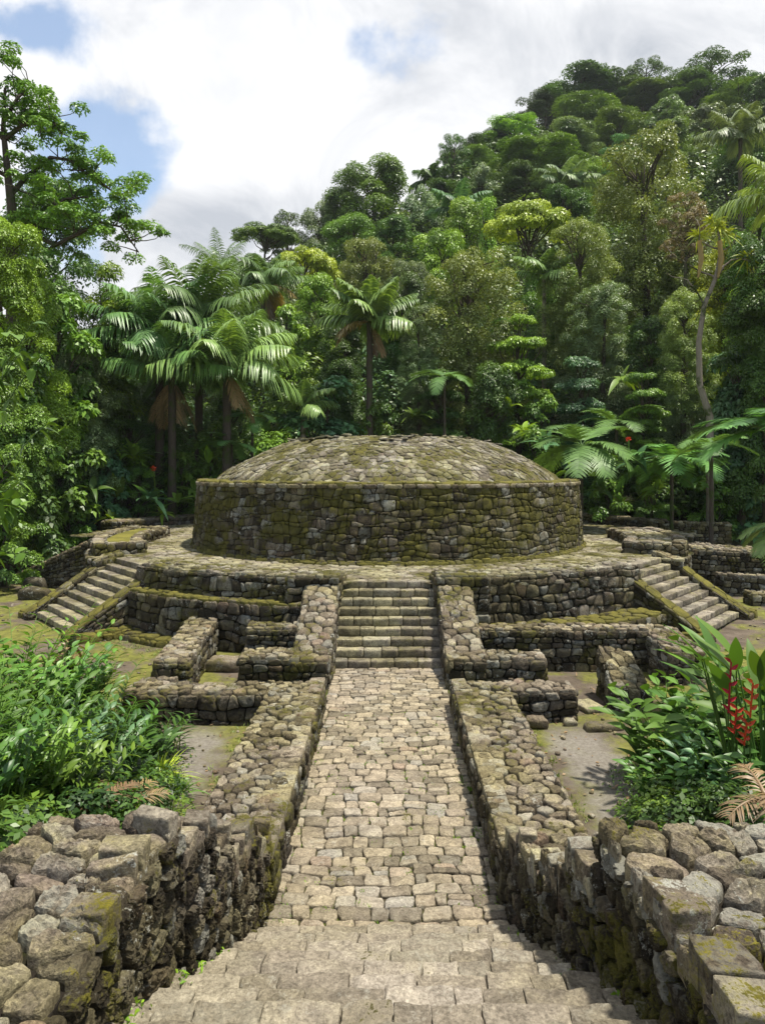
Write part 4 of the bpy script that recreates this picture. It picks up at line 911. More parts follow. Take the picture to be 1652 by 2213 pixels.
# ------------------------------------------------------------------ trees: (kind, variant, px, top, depth, half width, colour, label) read off the photograph
FOREST = [
 # ridge skyline, far
 ('round', 0, 1245, 166, 150, 92, 'deep', 'broad dark domed crown at the left shoulder of the ridge top'),
 ('round', 1, 1175, 215, 146, 60, 'deep', 'dark crown stepping down left from the domed ridge crown'),
 ('loose', 0, 1392, 132, 150, 52, 'deep', 'tall thin crowned tree rising above the ridge beside the domed crown'),
 ('round', 1, 1325, 172, 152, 70, 'deep', 'dark crown between the domed crown and the tall thin one on the ridge'),
 ('loose', 0, 1525, 126, 150, 85, 'deep', 'wide wind-swept crown, highest on the right of the ridge'),
 ('loose', 1, 1460, 165, 148, 50, 'deep', 'open dark crown left of the wind-swept ridge crown'),
 ('loose', 0, 1610, 170, 140, 55, 'deep', 'ragged dark crown near the right border of the ridge'),
 ('round', 0, 1660, 175, 120, 60, 'deep', 'dark crown cut by the right border at ridge height'),
 ('weepy', 0, 1440, 200, 128, 62, 'mid', 'vine draped green crown below the ridge'),
 ('weepy', 1, 1540, 220, 118, 92, 'grey', 'brownish green drooping crown on the upper right slope'),
 ('round', 1, 1330, 250, 122, 65, 'mid', 'rounded green crown under the domed ridge crown'),
 ('round', 0, 1215, 275, 118, 70, 'grey', 'pale olive crown below the left shoulder of the ridge'),
 ('loose', 1, 1350, 300, 108, 60, 'blue', 'bluish crown midway up the right slope'),
 ('round', 1, 1105, 262, 128, 62, 'bright', 'bright green crown on the descending ridge line'),
 ('round', 0, 1050, 290, 130, 52, 'deep', 'dark crown on the ridge line left of the bright green one'),
 ('loose', 0, 977, 292, 112, 38, 'deep', 'small isolated dark crown standing clear of the ridge'),
 ('weepy', 0, 1045, 345, 104, 52, 'grey', 'grey green drooping crown beneath the isolated dark one'),
 ('round', 0, 1155, 310, 108, 90, 'mid', 'wide flat crown across the middle slope'),
 ('round', 1, 1130, 370, 96, 75, 'deep', 'dark mass of crown under the wide flat one'),
 ('round', 1, 965, 400, 104, 60, 'deep', 'dark crown sloping toward the big grey tree'),
 ('round', 0, 805, 352, 96, 84, 'mid', 'big isolated round crown on the skyline over the temple'),
 ('weepy', 1, 912, 390, 92, 52, 'grey', 'feathery grey crown right of the big round skyline tree'),
 ('round', 1, 740, 420, 98, 50, 'deep', 'dark crown tucked left of the big round skyline tree'),
 ('round', 0, 690, 448, 104, 50, 'grey', 'hazy crown on the low skyline above the palms'),
 ('loose', 1, 622, 458, 100, 46, 'deep', 'thin dark crown on the low skyline'),
 ('umbrella', 1, 575, 488, 92, 70, 'mid', 'flat spreading crown low on the skyline'),
 ('round', 1, 850, 480, 82, 58, 'deep', 'dark crown at the foot of the big round skyline tree'),
 ('round', 0, 760, 470, 84, 62, 'mid', 'crown under the left side of the big round skyline tree'),
 ('loose', 0, 1280, 345, 98, 50, 'bright', 'pale green crown beside the two slim hillside palms'),
 ('round', 1, 1440, 270, 104, 55, 'mid', 'green crown above the olive giant'),
 ('round', 0, 1610, 300, 96, 72, 'deep', 'dark crown behind the hillside palm at right'),
 ('round', 1, 1225, 410, 88, 62, 'deep', 'shaded crown behind the slim hillside palms'),
 ('round', 0, 1390, 195, 146, 75, 'mid', 'crown filling the ridge below the tall thin crowned tree'),
 ('round', 1, 1490, 180, 142, 80, 'deep', 'dark crown filling the ridge below the wind-swept crown'),
 ('round', 1, 1590, 200, 132, 80, 'mid', 'crown filling the ridge right of the wind-swept crown'),
 ('round', 0, 1275, 215, 136, 80, 'mid', 'crown just under the domed ridge crown'),
 ('round', 0, 1010, 330, 118, 60, 'mid', 'crown on the ridge line under the isolated dark tree'),
 # middle distance
 ('umbrella', 0, 660, 540, 64, 72, 'lime', 'yellow green flat crown between the palms'),
 ('cauli', 0, 790, 520, 66, 75, 'olive', 'tan olive crown in the middle distance over the temple'),
 ('cauli', 1, 880, 560, 60, 55, 'grey', 'knobbly grey crown right of the tan olive one'),
 ('round', 0, 1000, 445, 76, 58, 'bright', 'bright feathery crown beside the leafy green column'),
 ('column', 0, 1053, 420, 70, 26, 'bright', 'column of vines standing up like a green pillar'),
 ('round', 1, 950, 515, 66, 65, 'bright', 'light green crown below the feathery one'),
 ('umbrella', 1, 1138, 438, 56, 92, 'lime', 'yellow green spreading tree on a slender dark trunk'),
 ('round', 1, 1185, 600, 54, 66, 'mid', 'mid green crown below the yellow green spreading tree'),
 ('round', 0, 560, 565, 70, 60, 'deep', 'dark crown behind the tall palm'),
 ('round', 1, 690, 610, 56, 60, 'bright', 'leafy crown between the two tall palms'),
 ('round', 0, 870, 600, 54, 52, 'deep', 'dark crown behind the central palm'),
 ('bigleaf', 1, 620, 650, 50, 48, 'bright', 'green crown right of the palm clump'),
 ('round', 0, 745, 690, 48, 50, 'deep', 'shadowy crown behind the central palm trunk'),
 # near back wall of forest
 ('cauli', 0, 1015, 545, 47, 108, 'olive', 'sage green knobbly tree right of the central palm'),
 ('cauli', 1, 905, 660, 46, 50, 'grey', 'small sage crown at the left foot of the knobbly tree'),
 ('layered', 0, 1120, 660, 45, 82, 'bright', 'bright layered tree with a dark forked trunk'),
 ('cauli', 1, 1400, 300, 52, 130, 'olive', 'giant olive crowned tree towering over the right half'),
 ('cauli', 0, 1255, 480, 49, 80, 'olive', 'olive crown hanging on the left of the giant'),
 ('cauli', 0, 1480, 480, 50, 76, 'olive', 'olive crown hanging on the right of the giant'),
 ('cauli', 1, 1300, 610, 46, 72, 'grey', 'grey green crown low on the left of the giant trunk'),
 ('layered', 1, 1255, 760, 43, 70, 'blue', 'blue green leafy tree beneath the giant'),
 ('cauli', 0, 1475, 630, 42, 62, 'olive', 'pale olive crown beside the leaning mossy trunk'),
 ('round', 1, 1400, 700, 45, 60, 'deep', 'dark foliage around the giant trunk'),
 ('round', 0, 1560, 540, 47, 78, 'lime', 'yellowish crown behind the bromeliad laden trunk'),
 ('shrub', 1, 1640, 330, 44, 80, 'mid', 'tall green crown at the right border'),
 ('round', 0, 1655, 500, 36, 76, 'deep', 'dark crown at the right border halfway up'),
 ('round', 1, 1645, 620, 39, 70, 'bright', 'bright green foliage at the right border beside the trunk'),
 ('bigleaf', 0, 1600, 740, 38, 85, 'blue', 'bushy glossy leaved tree at right near the fern frond'),
 ('layered', 0, 1390, 790, 40, 58, 'mid', 'small green tree left of the leaning trunk'),
 ('round', 0, 1060, 800, 44, 66, 'deep', 'dark rounded bush tree behind the right side of the dome'),
 ('layered', 1, 950, 790, 45, 62, 'deep', 'dark ferny tree behind the crest of the dome'),
 ('bigleaf', 1, 700, 810, 44, 110, 'blue', 'pale leaved shrub spreading behind the left side of the dome'),
 ('shrub', 0, 840, 830, 45, 56, 'deep', 'dark shrub behind the middle of the dome'),
 ('bigleaf', 1, 1165, 850, 43, 60, 'mid', 'green shrub behind the right slope of the dome'),
 # left wall of forest
 ('round', 1, 95, 410, 40, 110, 'deep', 'dark crown under the open crowned tree at left'),
 ('round', 0, 5, 470, 28.5, 75, 'bright', 'yellow green crown at the left border'),
 ('shrub', 1, 60, 540, 33, 85, 'bright', 'light crown right of the yellow green one at left'),
 ('shrub', 0, 215, 555, 40, 90, 'bright', 'green crown at left of the palm clump'),
 ('bigleaf', 1, 130, 620, 36, 92, 'mid', 'large leafy tree in the left forest wall'),
 ('layered', 0, 215, 690, 39, 80, 'deep', 'dark tiered tree in the left forest wall'),
 ('bigleaf', 0, 20, 700, 30, 100, 'deep', 'deep green tree below the yellow crown at left'),
 ('cauli', 1, 175, 760, 37, 78, 'grey', 'greyish leafed tree in the middle of the left wall'),
 ('bigleaf', 0, 80, 880, 36.5, 90, 'mid', 'leafy bush tree low in the left forest wall'),
 ('round', 1, 210, 880, 40, 70, 'deep', 'dark rounded bush at the foot of the left wall'),
 ('layered', 1, 280, 850, 42, 62, 'deep', 'dark bush under the palm clump'),
 ('shrub', 1, -10, 900, 27, 75, 'mid', 'bushy foliage low at the left border of the clearing'),
 ('bigleaf', 1, 150, 985, 36, 52, 'mid', 'leafy shrub at the foot of the left wall, before the sloping wall'),
 ('bigleaf', 0, 232, 955, 38, 50, 'blue', 'broad leaved shrub left of the red flower'),
 ('shrub', 1, 300, 975, 39.5, 46, 'mid', 'fine leaved shrub behind the red flower at left'),
 ('bigleaf', 1, 392, 985, 40.5, 44, 'mid', 'broad leaved shrub between the palm clump and the drum'),
 ('bigleaf', 0, 1315, 965, 38.5, 46, 'mid', 'broad leaved shrub under the largest tree fern'),
 ('shrub', 0, 1410, 1000, 37, 50, 'mid', 'fine leaved shrub under the second tree fern'),
 ('bigleaf', 1, 1545, 985, 37.5, 60, 'mid', 'broad leaved shrub right of the leaning pale trunk'),
 ('shrub', 0, 350, 880, 41.5, 48, 'deep', 'dark shrub hiding the foot of the short palm'),
 ('bigleaf', 0, 455, 900, 42, 46, 'mid', 'broad leaved shrub hiding the feet of the tall palms'),
 ('bigleaf', 1, 800, 860, 43.5, 48, 'mid', 'broad leaved shrub around the foot of the single palm'),
 ('round', 0, 310, 640, 48, 60, 'mid', 'crown between the left wall and the palm clump'),
 ('round', 1, 355, 800, 46, 58, 'deep', 'dark crown in the shade under the palms'),
 ('round', 1, 500, 840, 47, 62, 'deep', 'shaded crown behind the dead hanging fronds'),
]
for k, v, px, top, Y, hw, col, lab in FOREST: tree(k, v, px, top, Y, hw, col, lab)

# palms
palm(345, 540, 41, 5.4, 25, 'left palm of the tall clump with long arching fronds', dead=0, hub=740, ll=1.6, lw=.13, r=.24)
palm(430, 540, 43, 5.9, 27, 'tallest palm of the clump left of the temple', dead=3, hub=710, ll=1.7, lw=.14, r=.24)
palm(490, 660, 39.5, 4.8, 22, 'lower palm of the clump with pale fronds leaning right', col='palm2', dead=2, hub=800, ll=1.5, lw=.13, r=.24)
palm(372, 700, 39, 4.2, 15, 'short palm of the clump with a brown skirt of hanging fronds', dead=7, hub=815, ll=1.4, lw=.12, r=.22)
palm(568, 520, 58, 4.6, 16, 'tall palm with golden withered fronds behind the clump', col='palm', dead=2, tan=5, hub=620, ll=1.6, lw=.13, r=.2)
palm(478, 520, 66, 4.6, 14, 'dark palm crown peeping over the clump', hub=590, ll=1.2)
palm(798, 610, 43, 3.5, 20, 'single palm standing behind the dome', col='palm2', tan=3, dead=2, hub=695, ll=1.15, lw=.17, r=.2, arch=.45)
palm(1215, 350, 92, 4.6, 13, 'slim palm on the middle of the hillside', hub=400, ll=1.5, lw=.16, r=.2, col='grey')
palm(1244, 355, 90, 3.6, 10, 'second slim palm just right of the first on the hillside', hub=400, ll=1.4, lw=.16, r=.2, col='grey')
palm(1598, 225, 82, 5.6, 13, 'large palm high on the right hillside', hub=300, ll=1.8, lw=.18, r=.25, col='grey')
palm(990, 425, 86, 4.6, 12, 'broad leaved palm crown low on the hillside ridge', hub=455, ll=1.6, lw=.2, col='blue')
palm(930, 370, 110, 4.0, 10, 'tiny palm crown on the skyline left of the isolated tree', hub=390, ll=1.6, lw=.2, col='deep')
palm(1175, 545, 50, 2.8, 12, 'bright palm crown below the yellow green spreading tree', hub=600, ll=.9, lw=.12, col='palm2')
palm(655, 825, 42, 2.6, 11, 'young upright palm behind the left slope of the dome', col='palm2', hub=880, ll=.8, lw=.11)
palm(1690, 395, 26, 2.3, 12, 'brownish palm crown hanging in from the right border', col='olive', hub=430, ll=.9, lw=.07)

# leaning pale trunk with a bromeliad on top, at right
p = at(1532, 900, 36); root = empty('dead_tree', (p[0], 36, 1.2), 'leaning pale bare trunk crowned with a bromeliad tuft', 'tree')
g = Geo(); pts = [at(1532, 900, 36), at(1510, 830, 36), at(1508, 740, 36), at(1520, 660, 36), at(1545, 600, 36), at(1556, 540, 36), at(1550, 500, 36)]; off = np.array([p[0], 36, 1.2])
pts = [np.array([p[0], 36, 0.2])] + pts
tube(g, np.array(pts) - off, [.20, .18, .16, .14, .12, .10, .08, .05], 9)
for a, b, r in (((1545, 600), (1600, 560), .07), ((1600, 560), (1640, 545), .04), ((1545, 600), (1470, 560), .06), ((1470, 560), (1430, 520), .03), ((1520, 660), (1475, 600), .05), ((1556, 540), (1508, 520), .06), ((1600, 560), (1625, 600), .03), ((1475, 600), (1440, 590), .025), ((1556, 540), (1590, 500), .04), ((1508, 520), (1500, 470), .03)):
    limb(g, at(*a, 36) - off, at(*b, 36) - off, r, r * .5, .3, 6, 6)
g.obj('trunk', BKL, root)
g = Geo()
for cx, cy in ((1550, 492), (1508, 510), (1538, 480), (1565, 505), (1612, 556)):
    n = 44; b = np.tile(at(cx, cy, 36) - off, (n, 1)); d = rdir(n, .55); leaves(g, b, d, np.cross(d, rdir(n)), rs.uniform(.5, 1.1, n), .09, 4, .5, .3, None, 0, 'blade')
g.obj('bromeliad', LM['lime'], root)
g = Geo(); 
for cx in (1510, 1553): tube(g, [at(cx, 520, 35.8) - off, at(cx + 4, 560, 35.8) - off, at(cx - 3, 600, 35.8) - off], [.12, .14, .05], 7)
g.obj('hanging_moss', LM['tan'], root)
tree('loose', 1, 1480, 420, 44, 50, 'rust', 'brown twiggy crown behind the bromeliad tuft')

# overhanging bough in front of the left sky
Y = 32.; o0 = at(22, 560, Y); o0[2] = float(ground(o0[0], Y)); root = empty('tree', o0, 'tall open crowned tree in the upper left corner reaching a drooping bough over the gap', 'tree'); g, tg = Geo(), Geo()
q = [at(22, 1150, Y), at(25, 900, Y), at(28, 640, Y), at(30, 480, Y), at(18, 380, Y), at(8, 280, Y), at(12, 190, Y)]; q = [np.array([o0[0], Y, o0[2] - .3])] + q[1:]
tube(tg, np.array(q) - o0, [.32, .3, .26, .22, .16, .11, .06], 9)
mains = [((30, 480), (120, 530), (170, 505), (215, 480), (262, 490), (300, 545)), ((25, 420), (60, 380), (110, 340), (150, 345), (200, 385), (262, 425)), ((12, 300), (50, 270), (90, 255), (130, 270)), ((10, 260), (40, 210), (70, 185)), ((30, 520), (90, 480), (140, 430), (190, 425)), ((8, 300), (-30, 250), (-60, 220)), ((15, 380), (-40, 350), (-90, 330))]
for m in mains:
    P3 = np.array([at(a, b, Y + (.5 - rs.rand()) * 2.2 * (i_ > 0)) for i_, (a, b) in enumerate(m)]) - o0; tube(tg, P3, np.linspace(.12, .03, len(m)), 6)
    for i_ in range(1, len(m)):
        for r_ in range(9 if i_ > 1 else 4):
            t_ = rs.rand(); c = P3[i_ - 1] * (1 - t_) + P3[i_] * t_ + rs.normal(size=3) * (.62, .8, .55) + (0, 0, .25); limb(tg, P3[i_ - 1] * (1 - t_) + P3[i_] * t_, c, .03, .01, .3, 4, 3)
            clump(g, c, rs.uniform(.28, .58), 190, .16, .6, lw=.5)
tg.obj('trunk', BK, root); g.obj('crown', LM['mid'], root)

# tree ferns and big leaved plants round the temple
for (px, py, Y, L, nf, lab) in ((1255, 962, 34.5, 3.5, 15, 'large tree fern fanning out right of the dome'), (1450, 992, 34.5, 3.1, 12, 'second tree fern right of the big one, beside a red flower'), (1330, 915, 40, 2.8, 11, 'tree fern behind the largest one'),
                                (960, 815, 43, 2.4, 8, 'pale tree fern on the slope behind the dome'), (545, 900, 42, 2.2, 8, 'small tree fern left of the dome under the pale shrub'), (500, 960, 40, 2.0, 7, 'low fern left of the drum'), (1535, 960, 31, 2.0, 8, 'low tree fern in the right corner of the clearing')):
    fern_tree(at(px, py, Y), L, nf, lab, el=(50, -5), arch=.8)
fern_tree(at(1700, 935, 13), 2.0, 9, 'near tree fern whose pale fronds enter from the right border', azr=(2.2, 4.6), nl=38, el=(40, 0), arch=.7, col='fern')
fern_tree(at(1715, 1130, 12), 1.1, 6, 'small ragged fern frond at the right border below the big one', azr=(2.2, 4.4), nl=30, el=(20, -20), arch=.7, col='palm2')
for (px, py, Y, n, L, W_, col, lab) in (
    (255, 1075, 38, 16, 2.1, .42, 'mid', 'banana-like plant with upright blades at the foot of the left forest'),
    (325, 1080, 37, 15, 1.7, .40, 'blue', 'big leaved plant beside the red flower at left'),
    (385, 1085, 38, 13, 1.4, .34, 'mid', 'leafy herb between the red flower and the drum'),
    (200, 1060, 36, 14, 1.5, .36, 'deep', 'dark leafy herb left of the upright blades'),
    (450, 1000, 41, 12, 1.6, .34, 'bright', 'light leafy herb close to the left edge of the dome'),
    (1130, 930, 41, 13, 1.3, .34, 'bright', 'light green herb right behind the dome'),
    (1100, 880, 43, 13, 1.5, .36, 'mid', 'leafy epiphyte clump above the light herb behind the dome'),
    (1370, 1000, 35, 12, 1.7, .50, 'blue', 'plant with very large dark paddle leaves at right'),
    (1300, 1060, 36, 14, 1.3, .34, 'deep', 'dark herb at the foot of the right forest'),
    (1345, 820, 42, 14, 1.7, .38, 'mid', 'drooping long leaved plant on the giant trunk'),
    (1500, 1050, 32, 14, 1.2, .30, 'deep', 'dark herb in the right corner of the clearing'),
    (1420, 1060, 35, 14, 1.2, .28, 'mid', 'green herb between the ferns at right'),
    (110, 1105, 36, 18, 1.3, .34, 'mid', 'leafy herb lowest at the left edge of the forest floor'),
    (165, 985, 36.5, 16, 1.6, .40, 'blue', 'broad leaved herb halfway up the left forest foot'),
    (290, 985, 38.5, 16, 1.6, .42, 'mid', 'broad leaved herb just behind the red flower at left'),
    (240, 1120, 36.5, 20, 1.0, .20, 'bright', 'short fresh herb at the edge of the bare left ground'),
    (350, 1110, 37.5, 20, 1.0, .22, 'bright', 'short fresh herb in front of the red flower at left'),
    (420, 1060, 39.5, 16, 1.3, .30, 'mid', 'herb leaning against the left end of the drum'),
    (1470, 985, 36, 16, 1.5, .42, 'mid', 'wide leaved herb left of the right corner'),
    (1235, 1020, 38, 16, 1.4, .32, 'mid', 'herb behind the right shoulder of the drum'),
    (1180, 960, 40, 16, 1.5, .36, 'blue', 'blue green herb beside the largest tree fern'),
    (1340, 1085, 35, 20, .9, .20, 'bright', 'short fresh herb on the low pale wall at right'),
    (895, 900, 44, 18, 1.4, .34, 'mid', 'herb peeping over the crest of the dome'),
    (600, 900, 43, 18, 1.4, .34, 'blue', 'pale herb over the left shoulder of the dome')):
    p = at(px, py, Y); herb(p, n, L, W_, lab, col, el=(80, -5), droop=.45, fold=.2)
for (px, py, Y, lab) in ((332, 1012, 37, 'red flower head standing before the left forest'), (1357, 950, 34.8, 'red flower head among the ferns at right')):
    p = at(px, py, Y); root = empty('red_flower', p, lab, 'flower'); g = Geo(); n = 26; d = rdir(n, .5); leaves(g, d * .03, d, np.cross(d, rdir(n)), .15, .08, 3, .0, .3, None, 0, 'leaf'); g.obj('petals', LM['red'], root)
    g = Geo(); tube(g, [(0, 0, 0), (.05, .1, -1.0), (.08, .2, -1.9)], .03, 5); g.obj('stem', LM['mid'], root)

# ------------------------------------------------------------------ masses nobody could count
def scatter(n, fx, fy, dz):
    x = fx(n); y = fy(x, n); z = ground(x, y) + dz(n); return np.stack([x, y, z], 1)
U = rs.uniform
def ring_pts(n, px0, px1, Y0_, Y1_, h0, h1):
    Y = U(Y0_, Y1_, n); x = (U(px0, px1, n) - VX) / FPX * Y; return np.stack([x, Y, ground(x, Y) + U(h0, h1, n)], 1)
undergrowth('undergrowth', ring_pts(420, -300, 440, 40.5, 48, 0, 4.5), .9, 130, .24, ['deep', 'mid', 'deep'], 'shaded undergrowth at the foot of the left forest')
undergrowth('undergrowth', ring_pts(260, 420, 1300, 44, 49, 0, 5), .95, 130, .24, ['deep', 'blue', 'mid'], 'shaded undergrowth behind the temple')
undergrowth('undergrowth', ring_pts(420, 1270, 2000, 39.5, 47, -.2, 4.5), .9, 130, .24, ['deep', 'deep', 'mid'], 'shaded undergrowth at the foot of the right forest')
undergrowth('hillside_foliage', ring_pts(420, -150, 1800, 50, 66, 0, 7), 1.9, 190, .36, ['deep', 'mid', 'deep', 'blue'], 'dense lower foliage on the hillside')
undergrowth('hillside_foliage', ring_pts(620, -150, 1800, 66, 100, 0, 6), 2.4, 190, .50, ['deep', 'mid', 'deep', 'grey'], 'dense foliage on the middle hillside')
undergrowth('hillside_foliage', ring_pts(620, 300, 1850, 98, 156, 0, 5), 3.0, 190, .68, ['deep', 'mid', 'deep', 'grey'], 'dense foliage on the upper hillside')
undergrowth('undergrowth', ring_pts(200, -500, -20, 27, 40, 0, 7), 1.1, 170, .20, ['deep', 'mid', 'deep'], 'dark foliage filling the left border of the clearing')
undergrowth('undergrowth', ring_pts(200, 1600, 2200, 37, 46, 0, 6), 1.1, 170, .20, ['deep', 'mid', 'blue'], 'dark foliage filling the right border of the clearing')

# ------------------------------------------------------------------ near planting, left
def G_(x, y): return float(ground(x, y))
def pl(px, py, Y): p = at(px, py, Y); return (p[0], Y, G_(p[0], Y))
LEFT = [ # px, depth, height, colour, label
 (35, 11.5, 2.3, 'nearbright', 'leafy canes tallest at the left border, lime tipped'),
 (120, 11.8, 1.9, 'gloss', 'stand of glossy canes beside the dead stump at left'),
 (190, 12.0, 1.5, 'nearbright', 'yellow tipped canes leaning toward the mossy yard'),
 (-10, 9.8, 1.9, 'gloss', 'dark canes at the left border below the tallest'),
 (80, 10.2, 1.6, 'nearmid', 'shaded canes in the middle of the left planting'),
 (165, 10.5, 1.3, 'blue', 'blue green canes in the middle of the left planting'),
 (250, 11.2, 1.1, 'nearmid', 'low canes near the end of the dark cross wall'),
 (30, 8.6, 1.35, 'nearbright', 'bright canes low at the left border'),
 (110, 8.9, 1.15, 'nearbright', 'bright canes above the mossy parapet stones'),
 (190, 9.6, .95, 'neardeep', 'dark low canes before the fern tuft'),
 (330, 11.3, .8, 'nearmid', 'small canes at the right end of the left planting'),
 (-60, 7.8, 1.4, 'nearmid', 'canes just inside the left border above the parapet'),
]
for px, Y, H, col, lab in LEFT:
    x = (px - VX) / FPX * Y; ginger((x, Y, G_(x, Y)), 46 if H > 1.2 else 32, H * .88, lab, col, ll=.34, lw=.075, lean=.4, spread=.62, pairs=12)
for px, Y, L, n, col, lab in ((345, 10.6, .8, 120, 'lime', 'arching light grass tuft at the edge of the left planting'), (385, 10.2, .55, 90, 'nearbright', 'smaller grass tuft next to the bare ground at left'), (300, 9.8, .6, 90, 'nearbright', 'grass tuft above the dry fronds'), (370, 9.4, .5, 70, 'olive', 'drooping olive grass tuft beside the path wall')):
    x = (px - VX) / FPX * Y; herb((x, Y, G_(x, Y)), n, L, .022, lab, col, 'grass tuft', 'grass_tuft', el=(88, 30), droop=.6, seg=5, spread=.12)
for px, Y, L, lab in ((285, 8.75, .5, 'rosette with reddish leaf bases behind the left parapet'), (345, 8.5, .36, 'small rosette right of the reddish one'), (225, 8.6, .42, 'leafy rosette at the foot of the bright canes')):
    x = (px - VX) / FPX * Y; herb((x, Y, G_(x, Y)), 26, L, .055, lab, 'nearbright', 'plant', 'rosette_plant', el=(75, 15), droop=.3, seg=6, spread=.03)
for (px, Y, az, lab) in ((225, 8.9, .5, 'dry fallen frond among the bright canes at left'), (380, 8.7, 2.6, 'dry curled frond on the ground behind the left parapet'), (180, 8.3, 1.0, 'broken dry frond close behind the left parapet stones')):
    x = (px - VX) / FPX * Y; root = empty('dry_frond', (x, Y, G_(x, Y) + .12), lab, 'dry frond'); g = Geo()
    for q in range(3): frond(g, (0, 0, .02), az + q * .7 + rs.uniform(-.2, .2), radians(12), .8, .25, 24, .32, .025, .35)
    g.obj('leaflets', LM['dry'], root)
# stump
p = pl(155, 1500, 12.4); root = empty('dead_stump', p, 'short dead stump with curled brown leaves in the left planting', 'stump'); g = Geo()
tube(g, [(0, 0, 0), (.03, 0, .6), (-.02, .02, 1.15), (.04, 0, 1.5)], [.09, .08, .10, .05], 8); g.obj('trunk', BK, root)
g = Geo(); n = 22; d = rdir(n, -.2); leaves(g, np.tile([0, 0, 1.3], (n, 1)) + d * .05, d, np.cross(d, rdir(n)), .3, .09, 4, .6, .4); g.obj('dead_leaves', LM['dry'], root)
def carpet(name, quad, n, ls, mats, lab, h=.25, lw=.55):
    g = Geo(); (px0, px1, Y0_, Y1_) = quad
    for i in range(n):
        Y = U(Y0_, Y1_); x = (U(px0, px1) - VX) / FPX * Y; r = U(.14, .32); clump(g, (x, Y, G_(x, Y) + U(0, h)), r, int(46 * r / .2), ls * U(.7, 1.4), .7, None, rs.randint(len(mats)), lw, under=.3)
    return tag(g.obj(name, [LM[m] for m in mats]), lab, kind='stuff')
carpet('ground_cover', (-260, 330, 8.2, 12.4), 420, .085, ['nearmid', 'nearbright', 'neardeep'], 'leafy ground cover under the left planting', .35)
carpet('ground_cover', (-900, 150, 5.4, 8.6), 170, .085, ['nearmid', 'neardeep', 'nearbright'], 'dark ground cover behind the left parapet', .3)
carpet('ground_cover', (1620, 2300, 5.3, 8.0), 110, .085, ['nearmid', 'neardeep', 'nearbright'], 'dark ground cover behind the right parapet', .25)
carpet('ground_cover', (300, 400, 9.0, 11.6), 50, .06, ['nearmid', 'nearbright', 'neardeep'], 'leafy ground cover at the edge of the left planting', .12)

# ------------------------------------------------------------------ near planting, right
RIGHT = [
 (1440, 10.6, 1.55, 'gloss', 'glossy canes at the left end of the right planting', .5),
 (1520, 10.9, 1.6, 'gloss', 'glossy canes in the middle of the right planting', .5),
 (1600, 10.2, 1.7, 'nearmid', 'shaded canes behind the red lobster flowers', .5),
 (1690, 9.8, 2.0, 'gloss', 'canes at the right border behind the lobster flowers', .55),
 (1465, 9.6, .95, 'nearmid', 'low canes before the glossy ones at right', .3),
 (1560, 9.2, 1.0, 'blue', 'low blue green canes in the right planting', .34),
 (1650, 8.8, 1.1, 'nearmid', 'low canes at the right border', .34)]
for px, Y, H, col, lab, ll in RIGHT:
    x = (px - VX) / FPX * Y; ginger((x, Y, G_(x, Y)), 24, H, lab, col, ll=ll, lw=ll * .27, lean=.4, spread=.5, pairs=8, name='ginger_plant')
# heliconia
for i, (px, Y, H, lab) in enumerate(((1590, 8.9, 2.15, 'heliconia with the taller red zigzag flower spike'), (1650, 8.6, 2.1, 'heliconia with broad upright blades at the right border'))):
    x = (px - VX) / FPX * Y; z = G_(x, Y); root = empty('heliconia', (x, Y, z), lab, 'heliconia')
    g, s = Geo(), Geo()
    for k in range(9):
        a = U(0, 6.28) if i else U(1.8, 4.4); h = H * U(.62, .95); e = np.array([cos(a) * .22 * h, sin(a) * .14 * h, h]); tube(s, [(0, 0, 0), e * (.4, .4, .5), e], [.018, .015, .009], 5)
        d = unit(np.array([[cos(a) * .8, sin(a) * .5, U(.45, 1.1)]])); leaves(g, [e], d, [[-cos(a), -sin(a), 1.2]], U(.75, 1.05), U(.15, .20), 10, .22, .22, None, 0, 'lance')
    s.obj('stems', LM['nearmid'], root); g.obj('leaves', LM['gloss'], root)
    for (fx, f0_, f1_) in (((1578, 1430, 1520), (1590, 1530, 1565)) if i == 0 else ((1625, 1475, 1530), (1612, 1560, 1590))):
        a_, b_ = at(fx, f0_, Y - .35) - (x, Y, z), at(fx - 6, f1_ + 20, Y - .35) - (x, Y, z); g = Geo(); n = 7
        tube(g, [a_, b_], .012, 5); b0_ = a_ + (b_ - a_) * np.linspace(0, .92, n)[:, None]; sg_ = np.where(np.arange(n) % 2, 1., -1.); d = np.stack([sg_, U(-.25, .25, n), np.full(n, .45)], 1)
        leaves(g, b0_, d, np.tile([0, -1., .4], (n, 1)), U(.08, .125, n), .045, 4, -.2, .9, None, 0, 'leaf'); g.obj('flower_spike', LM['red'], root)
        g = Geo(); tube(g, [b_, b_ * (1, 1, .5), (b_[0] * .6, b_[1] * .6, 0)], .009, 5); g.obj('flower_stem', LM['nearmid'], root)
for px, Y, L, lab, col in ((1530, 9.0, .6, 'orange tinged dying leaf plant in the right planting', 'tan'), (1490, 9.9, .5, 'lime rosette low in the right planting', 'lime')):
    x = (px - VX) / FPX * Y; herb((x, Y, G_(x, Y) + .25), 7, L, .11, lab, col, 'plant', 'broadleaf_plant', el=(70, 20), droop=.5)
x, Y = (1655 - VX) / FPX * 6.9, 6.9
root = empty('dry_frond', (x, Y, G_(x, Y) + .35), 'dry curled fronds heaped behind the right parapet', 'dry frond'); g = Geo()
for q in range(6): frond(g, (0, 0, .05), U(1.5, 5.5), radians(U(0, 40)), .55, .6, 16, .25, .022, .5)
g.obj('leaflets', LM['dry'], root)
carpet('ground_cover', (1385, 1800, 7.6, 11.2), 300, .075, ['nearmid', 'nearbright', 'neardeep', 'nearmid'], 'leafy ground cover under the right planting', .35)
